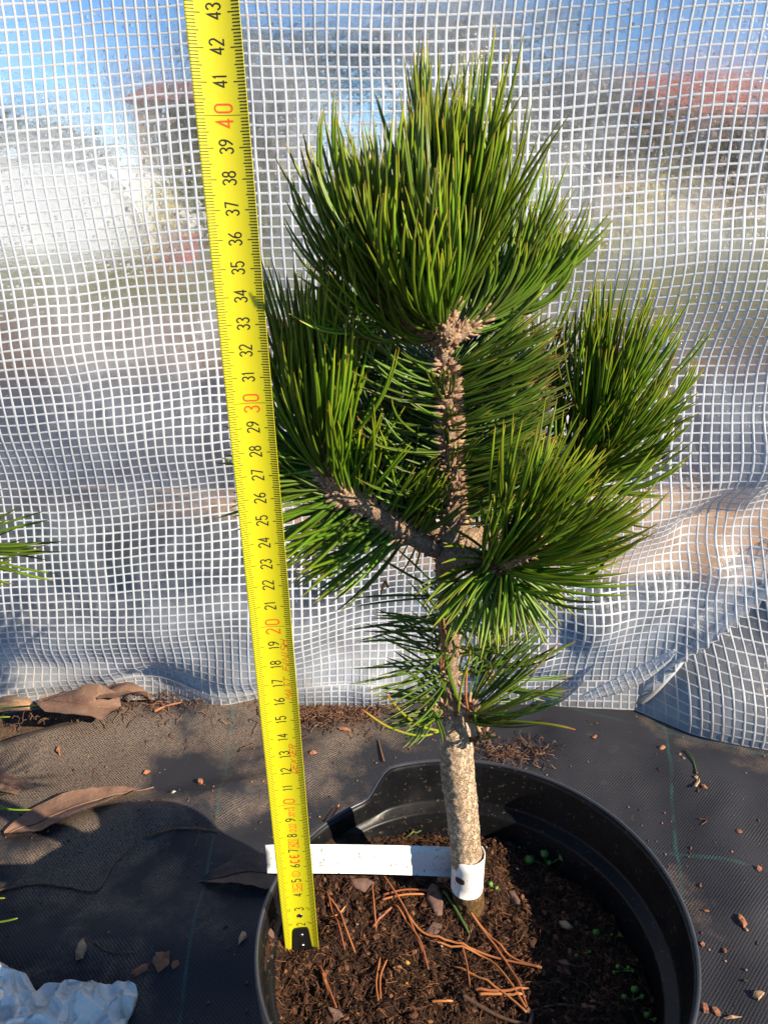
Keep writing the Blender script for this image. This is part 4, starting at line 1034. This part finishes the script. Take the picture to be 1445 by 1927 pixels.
seedling(983, 1580, .004, [(-.5, .6, .4), (.5, .7, .35)], 'tiny seedling left of the largest one')
seedling(930, 1672, .005, [(-.6, 1.0, .45), (.2, .3, .42)], 'tiny seedling beside the label loop')
seedling(1120, 1758, .007, [(0, .9, .38), (.6, .1, .28), (-.7, -.1, .2)], 'seedling with one upright leaf in the shaded right soil')
seedling(1172, 1826, .007, [(-.5, .7, .22), (.3, .6, .2), (.7, .2, .18), (-.7, .1, .18)], 'feathery seedling near the right pot wall')
seedling(1188, 1885, .009, [(0, 1.1, .28), (.5, .5, .2), (-.5, .5, .2)], 'pale seedling with narrow leaves at the right front')
seedling(1160, 1745, .005, [(-.5, .6, .25), (.5, .6, .22)], 'thin shaded seedling beside the upright leaf one')
seedling(1215, 1915, .006, [(0, .8, .4), (.7, .2, .3)], 'seedling at the lower front beside the right wall')
seedling(1090, 1790, .006, [(.9, .7, .18), (-.3, .2, .2)], 'thin leaning seedling above the grey chip')

# ---------------------------------------------------------------- litter on the fabric
def leaf(spine, widths, label, mat, curl=.006, lift=.004, zoff=.001, stalk=True, fold=0.4, nm='dead_leaf'):
    """a dry curled leaf: spine pixels, half widths in metres"""
    pts = catmull([G(*q) for q in spine], 5); n = len(pts); m = 9; V = []
    ws = np.interp(np.linspace(0, 1, n), np.linspace(0, 1, len(widths)), widths)
    for lay in (0, 1):
        for i, p in enumerate(pts):
            a = pts[max(0, i-1)]; b = pts[min(n-1, i+1)]; d = (b-a).normalized(); s_ = Vector((-d.y, d.x, 0))
            for k in range(m):
                u = -1+2*k/(m-1); w = ws[i]*(1+.10*nz(p.x*3, p.y*3, k, 50)); q = p+s_*u*w
                z = fab_h(q.x, q.y)+zoff+lift*math.sin(3.14*i/(n-1))+curl*abs(u)**1.5*(.4+.9*abs(nz(p.x, p.y, u, 30))) + .0015*nz(q.x, q.y, 2, 90) + (0 if lay == 0 else -.0004)
                V.append((q.x, q.y, z))
    L = n*m; Fc = []
    for i in range(n-1):
        for k in range(m-1): q = (i*m+k, (i+1)*m+k, (i+1)*m+k+1, i*m+k+1); Fc += [q, tuple(L+z for z in reversed(q))]
    root = tag(empty(nm, pts[0]+Vector((0, 0, .002))), label, 'dead leaf', 'dead leaves on the ground')
    mk('leaf_blade', V, Fc, mat, root)
    mb = MB(); rib = [Vector(V[i*m+4])+Vector((0, 0, .0003)) for i in range(n)]
    if stalk: d = (rib[-1]-rib[-3]).normalized(); rib += [rib[-1]+d*.008, rib[-1]+d*.016+Vector((0, 0, .001))]
    tube(mb, rib, [.0007]*len(rib), 5); mb.build('midrib', mat, root)
leaf([(12, 1582), (80, 1560), (160, 1532), (220, 1508), (258, 1496)], [.003, .019, .022, .016, .008, .002], 'long pale brown dead leaf on the fabric at the left', LEAF, .006)
leaf([(75, 1352), (140, 1372), (190, 1378), (235, 1368)], [.004, .022, .024, .020, .006], 'broad crumpled dead leaf below the foot of the sheet', LEAF, .012, .012)
leaf([(190, 1345), (235, 1352), (285, 1345)], [.010, .020, .014, .006], 'curled dead leaf right of the broad one, against the sheet', LEAF, .014, .010, stalk=False)
leaf([(-30, 1380), (20, 1375), (70, 1372)], [.010, .020, .018, .004], 'sunlit tan dead leaf at the left edge under the sheet', m_leaf('tan_leaf', (.45, .28, .15), (.36, .21, .12), (.2, .11, .06)), .010, .012, stalk=False)
leaf([(540, 1665), (480, 1668), (430, 1672), (385, 1674)], [.016, .017, .014, .009, .002], 'dark dead leaf pushed against the left side of the pot', LEAFD, .006)
leaf([(-20, 1490), (10, 1487), (42, 1497)], [.012, .012, .006], 'small square broken leaf at the left edge', LEAF, .003, .002, stalk=False)
GC = 'reddish wood chips on the fabric'
for i, (x, y, s, ax, lb_, m) in enumerate([(158, 1815, .0085, (1.5, .6, .5), 'elongated brown bark lump near the white bag', CHIPB), (303, 1833, .0078, (1, .9, .6), 'chunky reddish bark lump right of the white bag', CHIP), (266, 1846, .005, (1.5, .6, .4), 'thin orange chip between the bag and the bark lump', CHIP), (333, 1838, .0035, (1, .8, .5), 'tiny red chip right of the chunky bark lump', CHIP),
        (1388, 1757, .0055, (1.3, .8, .5), 'orange chip on the fabric at the right edge', CHIP), (1397, 1772, .0028, (.8, 1, .5), 'tiny pale chip just below the orange chip at right', CHIPB), (1423, 1890, .0062, (1.2, .8, .5), 'bright wood chip in the lower right corner', CHIPB),
        (1325, 1905, .0048, (1.1, .8, .5), 'left one of two reddish chips right of the pot front', CHIP), (1345, 1912, .0045, (1.1, .8, .5), 'right one of two reddish chips right of the pot front', CHIP), (1359, 1804, .0035, (1, .8, .5), 'small brown chip between the pot and the orange chip', CHIP),
        (1318, 1790, .003, (.8, 1, .5), 'small chip close to the right rim of the pot', CHIP), (1423, 1653, .0045, (.8, 1.1, .5), 'dark red chip on the teal stitch line', CHIP), (1386, 1584, .0042, (.8, 1.1, .6), 'small brick red chip above the teal line', CHIP),
        (1244, 1420, .0055, (1.6, .6, .4), 'orange chip on the upright teal line near the sheet', CHIP), (1307, 1497, .0065, (1.9, .35, .35), 'pale stick like chip right of the pot', CHIPB), (1320, 1504, .0042, (1, .8, .5), 'reddish chip touching the pale stick like chip', CHIP), (1305, 1487, .0035, (1, .8, .6), 'cream seed husk at the end of the green needle', CHIPB),
        (1276, 1439, .004, (1, .5, .4), 'small straw coloured chip below the flap', CHIPB), (278, 1460, .004, (1, .8, .5), 'red chip on the fabric above the long leaf', CHIP), (379, 1479, .0045, (1.3, .7, .5), 'red chip left of the tape on dark fabric', CHIP), (590, 1432, .0038, (1.3, .7, .5), 'small orange chip right of the tape', CHIP),
        (650, 1384, .006, (1.4, .5, .3), 'thin papery orange flake behind the tape', CHIP), (115, 1433, .006, (.4, 1.4, .35), 'slim orange sliver on the dusty fabric', CHIP), (460, 1789, .006, (.5, 1.5, .3), 'slim tan sliver left of the pot', CHIPB), (1372, 1924, .005, (1.8, .3, .3), 'thin stick chip at the bottom right edge', CHIPB),
        (1322, 1733, .0034, (1.5, .5, .4), 'brown sliver beside the right rim', CHIP), (1115, 1407, .004, (1.4, .8, .5), 'reddish crumb on dark fabric behind the pot', CHIP), (328, 1506, .003, (1, 1, .6), 'white fleck on the fabric left of the tape', PERL), (1018, 1430, .004, (.6, 1, .5), 'pale flake on fabric behind the pot', CHIPB)]):
    s *= (.72 if x > 1100 else .9); g = G(x, y); mb = MB(); chunk(mb, Vector((g.x, g.y, fab_h(g.x, g.y)+s*.28)), s, ax); o = mb.build('wood_chip', m, None, False); tag(o, lb_, 'wood chip', GC)
    md = o.modifiers.new('sub', 'SUBSURF'); md.levels = 2; md.render_levels = 2; md.subdivision_type = 'SIMPLE'
    tx = bpy.data.textures.get('chipn') or bpy.data.textures.new('chipn', 'CLOUDS'); tx.noise_scale = .003
    dm = o.modifiers.new('rough', 'DISPLACE'); dm.texture = tx; dm.strength = s*.35; dm.texture_coords = 'GLOBAL'
def gtwig(pts, r, label, mat=ROOT): return twig(pts, r, 'twig', label, mat, False, 'twig')
gtwig([(-20, 1690), (70, 1676), (130, 1680), (185, 1685), (215, 1635), (260, 1600)], .0011, 'thin wavy brown stalk on the fabric at the left')
gtwig([(278, 1592), (340, 1582), (412, 1580)], .0013, 'straight thin stick lying left of the tape')
gtwig([(422, 1342), (470, 1330), (520, 1316)], .0022, 'thick straw coloured stick at the foot of the sheet', CHIPB)
gtwig([(295, 1370), (320, 1360), (347, 1354)], .0016, 'short orange stick right of the curled leaf', CHIP)
gtwig([(184, 1800), (210, 1817), (258, 1817)], .0006, 'thin dark curved stalk above the white bag')
gtwig([(370, 1612), (375, 1595), (382, 1578)], .0006, 'fine curled tendril across the straight stick')
gtwig([(1040, 1560), (1042, 1555)], .0004, 'tiny speck of twig') if False else None
gtwig([(1310, 1556), (1325, 1562), (1315, 1568)], .0006, 'tiny pale twig right of the teal line')
gtwig([(722, 1438), (716, 1415), (712, 1398)], .0012, 'small brown twig standing behind the pot rim')
mb = MB(); g1 = [(lambda g: Vector((g.x, g.y, fab_h(g.x, g.y)+.0015)))(G(*q)) for q in [(1305, 1482), (1298, 1450), (1288, 1420)]]
c = catmull(g1, 5); n = len(c); tube(mb, c, [.0009]*n, 5, nt=[i/(n-1)*.9 for i in range(n) for _ in range(5)], nr=.4); tag(mb.build('pine_needle', gn), 'single green needle lying on the fabric right of the pot', 'pine needle')
# brown fibre tuft behind the tape and dry litter behind the pot
def fibre_patch(name, cpx, n, spread, label, mat, L=(.006, .02)):
    mb = MB(); c0 = G(*cpx)
    for _ in range(n):
        x = c0.x+random.gauss(0, spread[0]); y = c0.y+random.gauss(0, spread[1]); d = random.uniform(0, 6.28); k = random.uniform(-2, 2); l = random.uniform(*L); pts = []
        for q in range(6):
            t = q/5; pts.append(Vector((x, y, fab_h(x, y)+.0008+.004*math.sin(t*3.14)*random.random()))); x += math.cos(d+k*t)*l/5; y += math.sin(d+k*t)*l/5
        tube(mb, pts, random.uniform(.0002, .0005), 4, nr=random.random())
    tag(mb.build(name, mat), label, 'plant litter', kind='stuff')
LIT = m_crumb('litter', [(0, (.06, .03, .02)), (.5, (.16, .08, .05)), (1, (.30, .17, .10))])
fibre_patch('dry_fibres', (618, 1338), 800, (.028, .018), 'tuft of dry brown fibres on the fabric right of the tape', LIT)
fibre_patch('dry_litter', (960, 1425), 160, (.022, .010), 'dry brown litter behind the pot', LIT, (.004, .014))
fibre_patch('dry_litter', (120, 1350), 600, (.09, .018), 'dry brown litter along the foot of the sheet at the left', LIT)
def grit():
    mb = MB()
    for _ in range(900):
        x = random.uniform(-.42, .42); y = random.uniform(.15, .68)
        if math.hypot(x-PC.x, y-PC.y) < .115 or y > edge_y(x): continue
        s = random.choice((.0004, .0006, .0009, .0013)); chunk(mb, (x, y, fab_h(x, y)+s*.3), s, (random.uniform(.7, 1.8), 1, .6), nr=random.random())
    tag(mb.build('grit', m_crumb('grit', [(0, (.05, .03, .02)), (.6, (.16, .08, .05)), (1, (.38, .22, .13))])), 'scattered brown crumbs on the black fabric', 'crumbs', kind='stuff')
grit()

# ---------------------------------------------------------------- white crumpled bag in the lower left corner
def bag():
    t = NT('bag_plastic'); c = t.coord(); n = t.noise(c, 25, 5, .6); n2 = t.noise(c, 90, 4, .7)
    sp = t.ramp(n2, [(.66, (0, 0, 0)), (.72, (1, 1, 1))])
    col = t.mixc(t.math('MULTIPLY', sp, .6), t.mixc(n, (.96, .91, .83), (.84, .79, .72)), (.16, .13, .11))
    vo = t.n('ShaderNodeTexVoronoi', {'feature': 'DISTANCE_TO_EDGE'}, Vector=c, Scale=45).outputs['Distance']
    p = t.n('ShaderNodeBsdfPrincipled', None, Base_Color=col, Roughness=.3, Normal=t.bump(t.math('ADD', t.math('MULTIPLY', t.ramp(vo, [(0, (0, 0, 0)), (.10, (1, 1, 1))]), .8), n2), .9, .003))
    m = t.done(p)
    out = [(-60, 1800), (20, 1832), (58, 1845), (75, 1860), (110, 1857), (170, 1850), (225, 1857), (243, 1848), (259, 1855), (250, 1885), (238, 1905), (232, 1960), (225, 2060), (120, 2130), (-120, 2150), (-260, 1980)]
    pts = [G(x, y+10, .010) for x, y in out]; pts = catmull(pts+[pts[0]], 9)[:-1]; c0 = G(60, 1960, 0); V = []; n_ = len(pts); R = 60; Fc = []
    for lay in (0, 1):
        for j in range(R+1):
            for p_ in pts:
                k = j/R; q = Vector((c0.x, c0.y, 0)).lerp(Vector((p_.x, p_.y, 0)), k)
                v = noise.noise(Vector((q.x*26, q.y*26, 1))); cr = abs(noise.noise(Vector((q.x*60, q.y*60, 3)))); cr2 = abs(noise.noise(Vector((q.x*130, q.y*130, 7))))
                h = (.016*(1-k**3)+.004+.010*v*(1-k**6)+.026*(.25-cr)+.003*(.2-cr2))*(1 if lay == 0 else .0)
                V.append((q.x, q.y, fab_h(q.x, q.y)+max(.0012, h)+(0 if lay else .0008)))
    L = (R+1)*n_
    for j in range(R):
        for k in range(n_): a, b = j*n_+k, j*n_+(k+1) % n_; Fc += [(a, b, b+n_, a+n_), (L+a+n_, L+b+n_, L+b, L+a)]
    for k in range(n_): a, b = R*n_+k, R*n_+(k+1) % n_; Fc.append((a, b, L+b, L+a))
    tag(mk('plastic_bag', V, Fc, m), 'crumpled dirty white plastic bag in the lower left corner', 'plastic bag')
bag()

# ---------------------------------------------------------------- outside, seen blurred through the film
def box(mb, x0, x1, y0, y1, z0, z1):
    v = [(x, y, z) for z in (z0, z1) for y in (y0, y1) for x in (x0, x1)]
    mb.add(v, [(0, 2, 3, 1), (4, 5, 7, 6), (0, 1, 5, 4), (1, 3, 7, 5), (3, 2, 6, 7), (2, 0, 4, 6)])
def out_x(px, y, py=374): d = ray(px, py); return d.x*y/d.y
def out_z(py, y): d = ray(700, py); return CAM_H+d.z*y/d.y
BRICK = simple('red_roof', (.42, .14, .09), .85, .3, 6, .3, .01); RENDERW = simple('house_wall', (.50, .36, .28), .9, .2, 3, .2, .01)
WHITEP = simple('polytunnel_film', (.82, .84, .86), .5, .1, 4, .2, .01); GLASSD = simple('window_dark', (.05, .07, .09), .1, .2, 3, 0, .01); WFRAME = simple('window_white', (.75, .75, .73), .5, .1, 5, 0, .01)
def house(px0, px1, y, zw, zr, label):
    x0, x1 = out_x(px0, y), out_x(px1, y); h = tag(empty('house', ((x0+x1)/2, y, 0)), label, 'house', 'houses beyond the plastic sheet')
    mb = MB(); box(mb, x0, x1, y, y+7, 0, zw); wall = mb.build('wall', RENDERW, h, False)
    mb = MB(); o = .3; ym = y+3.5
    v = [(x0-o, y-o, zw), (x1+o, y-o, zw), (x1+o, y+7+o, zw), (x0-o, y+7+o, zw), (x0-o, ym, zr), (x1+o, ym, zr)]
    mb.add(v, [(0, 1, 5, 4), (2, 3, 4, 5), (0, 4, 3), (1, 2, 5), (0, 3, 2, 1)]); mb.build('roof', BRICK, h, False)
    w = (x1-x0); 
    for k in range(3):
        cx = x0+w*(.2+.3*k); mb = MB(); box(mb, cx-w*.07, cx+w*.07, y-.04, y+.02, zw*.45, zw*.8); wo_ = mb.build('window', GLASSD, h, False)
        mb = MB()
        for (a, b, c2, d2) in ((cx-w*.08, cx-w*.07, zw*.43, zw*.82), (cx+w*.07, cx+w*.08, zw*.43, zw*.82), (cx-w*.07, cx+w*.07, zw*.8, zw*.82), (cx-w*.07, cx+w*.07, zw*.43, zw*.45), (cx-.03, cx+.03, zw*.45, zw*.8)): box(mb, a, b, y-.08, y-.043, c2, d2)
        mb.build('frame', WFRAME, wo_, False)
house(1120, 1460, 22, out_z(215, 22), out_z(95, 22), 'house with a red roof seen through the sheet at the upper right')
house(270, 560, 24, out_z(190, 24), out_z(120, 24), 'house with a reddish roof seen through the sheet behind the tape top')
def tunnel(px0, px1, y, ztop, ln_, label):
    x0, x1 = out_x(px0, y), out_x(px1, y); cx = (x0+x1)/2; rx = (x1-x0)/2; h = tag(empty('polytunnel', (cx, y, 0)), label, 'polytunnel'); mb = MB(); n = 18; V = []
    for yy in (y, y+ln_):
        for k in range(n+1): a = math.pi*k/n; V.append((cx-rx*math.cos(a), yy, ztop*math.sin(a)**.8))
    mb.add(V, [(k, k+1, n+2+k, n+1+k) for k in range(n)]+[tuple(range(n+1)), tuple(range(2*n+1, n, -1))]); mb.build('cover', WHITEP, h, False)
    for yy in (y-.02, y+ln_*.33, y+ln_*.66, y+ln_+.02):
        mb = MB(); tube(mb, [(cx-(rx+.03)*math.cos(math.pi*k/n), yy, (ztop+.03)*max(0, math.sin(math.pi*k/n))**.8) for k in range(n+1)], .03, 6); mb.build('hoop', METAL, h)
tunnel(-60, 262, 9, out_z(300, 9), 9, 'white arched polytunnel glowing through the sheet at the left')
def m_crown(a, b):
    return simple('crown_%d' % int(a[0]*1000), a, .9, .5, 4, .3, .01, col2=b)
CR1 = m_crown((.035, .045, .03), (.09, .09, .06)); CR2 = m_crown((.06, .08, .025), (.12, .12, .04)); CRY = m_crown((.62, .50, .03), (.45, .40, .04)); TRK = simple('far_trunk', (.12, .09, .07), .9, .3, 20, .5, .01)
def far_tree(px, y, ztop, rad, mat, label, n=900, lf=.10, shrub=False, group='trees beyond the plastic sheet', cat='tree'):
    x = out_x(px, y); h = tag(empty('tree' if not shrub else 'shrub', (x, y, 0)), label, cat, group); mb = MB()
    z0 = ztop*.3 if not shrub else .05
    tube(mb, [(x, y, 0), (x+.05, y, ztop*.4), (x-.03, y, ztop*.8)], [rad*.10, rad*.07, rad*.02], 8)
    for k in range(7):
        a = random.uniform(0, 6.28); zz = random.uniform(.3, .7)*ztop; tube(mb, [(x, y, zz), (x+math.cos(a)*rad*.6, y+math.sin(a)*rad*.6, zz+ztop*.18)], [rad*.04, rad*.012], 5)
    mb.build('trunk', TRK, h); mb = MB(); cl = [(random.gauss(0, .42), random.gauss(0, .42), random.uniform(-.8, .8)) for _ in range(26)]
    for _ in range(n):
        c = random.choice(cl); q = Vector((x+(c[0]+random.gauss(0, .17))*rad, y+(c[1]+random.gauss(0, .17))*rad, z0+(ztop-z0)*(.5+.5*(c[2]+random.gauss(0, .14)))))
        u = Vector((random.gauss(0, 1), random.gauss(0, 1), random.gauss(0, 1))).normalized(); v = u.orthogonal().normalized(); s = lf*random.uniform(.6, 1.4)
        mb.add([q-u*s, q+v*s*.5, q+u*s, q-v*s*.5], [(0, 1, 2, 3)])
    mb.build('crown' if not shrub else 'foliage', mat, h, False)
far_tree(505, 14, out_z(40, 14), 1.5, CR1, 'dark bare looking tree seen through the sheet right of the tape top', 1500, .12)
far_tree(860, 15, out_z(20, 15), 2.4, CR1, 'large grey dark tree seen behind the top of the pine', 2000, .13)
far_tree(1040, 13, out_z(120, 13), 1.9, CR1, 'dark tree right of the pine top, through the sheet', 1500, .12)
far_tree(1380, 12, out_z(230, 12), 1.6, CR1, 'low dark tree before the red roof at the right', 1300, .12)
far_tree(430, 10, out_z(330, 10), .9, CR2, 'low green bush between the polytunnel and the tape', 900, .08, True, 'bushes beyond the plastic sheet', 'bush')
far_tree(1190, 7, out_z(335, 7), .28, CRY, 'bright yellow flowering shrub blurred behind the sheet at the right', 500, .035, True, 'yellow shrubs beyond the plastic sheet', 'bush')
far_tree(308, 7, out_z(360, 7), .16, CRY, 'small yellow flowering shrub blurred left of the tape', 300, .03, True, 'yellow shrubs beyond the plastic sheet', 'bush')
far_tree(640, 11, out_z(300, 11), 1.0, CR1, 'dark bush behind the pine crown at its left', 900, .1, True, 'bushes beyond the plastic sheet', 'bush')
far_tree(60, 16, out_z(215, 16), 1.6, CR1, 'dark hedge tree behind the polytunnel at the far left', 1200, .12)
mb = MB(); rx = out_x(335, 7); c0 = Vector((rx, 7, .06)); 
ring0 = []
V = []; n = 20
for r, z in ((.11, 0), (.15, .22), (.155, .22), (.155, .235), (.14, .235), (.13, .2)):
    for k in range(n): a = 6.2832*k/n; V.append((rx+r*math.cos(a), 7+r*math.sin(a), z))
mb.add(V, [(j*n+k, j*n+(k+1) % n, (j+1)*n+(k+1) % n, (j+1)*n+k) for j in range(5) for k in range(n)]+[tuple(5*n+k for k in range(n))])
tag(mb.build('bucket', simple('red_plastic', (.7, .05, .06), .4, .1, 5, 0, .01)), 'small red tub blurred behind the sheet left of the tape', 'tub')
# black potted plants trays outside: dark band near the sheet
def black_bed(x0, x1, y0, y1, label):
    n1, n2 = 60, 30; V = []
    for j in range(n2):
        for i in range(n1): x = x0+(x1-x0)*i/(n1-1); y = y0+(y1-y0)*j/(n2-1); V.append((x, y, .012+.012*nz(x, y, 0, 9)))
    tag(mk('ground_sheet', V, [(j*n1+i, j*n1+i+1, (j+1)*n1+i+1, (j+1)*n1+i) for j in range(n2-1) for i in range(n1-1)], simple('black_sheet', (.03, .03, .033), .45, .5, 40, .8, .004, col2=(.08, .06, .05))), kind='structure')
black_bed(-1.2, 1.2, 1.36, 2.45, '')
black_bed(-1.2, 1.2, .76, 1.0, '')
def path_strip():
    V = [(x, y, .006+.010*nz(x, y, 0, 12)) for y in np.linspace(1.0, 1.37, 14) for x in np.linspace(-1.2, 1.2, 60)]
    tag(mk('path', V, [(j*60+i, j*60+i+1, (j+1)*60+i+1, (j+1)*60+i) for j in range(13) for i in range(59)], simple('tan_path', (.62, .38, .20), .9, .5, 60, .8, .004, col2=(.30, .17, .09), cscale=9)), kind='structure')
path_strip()
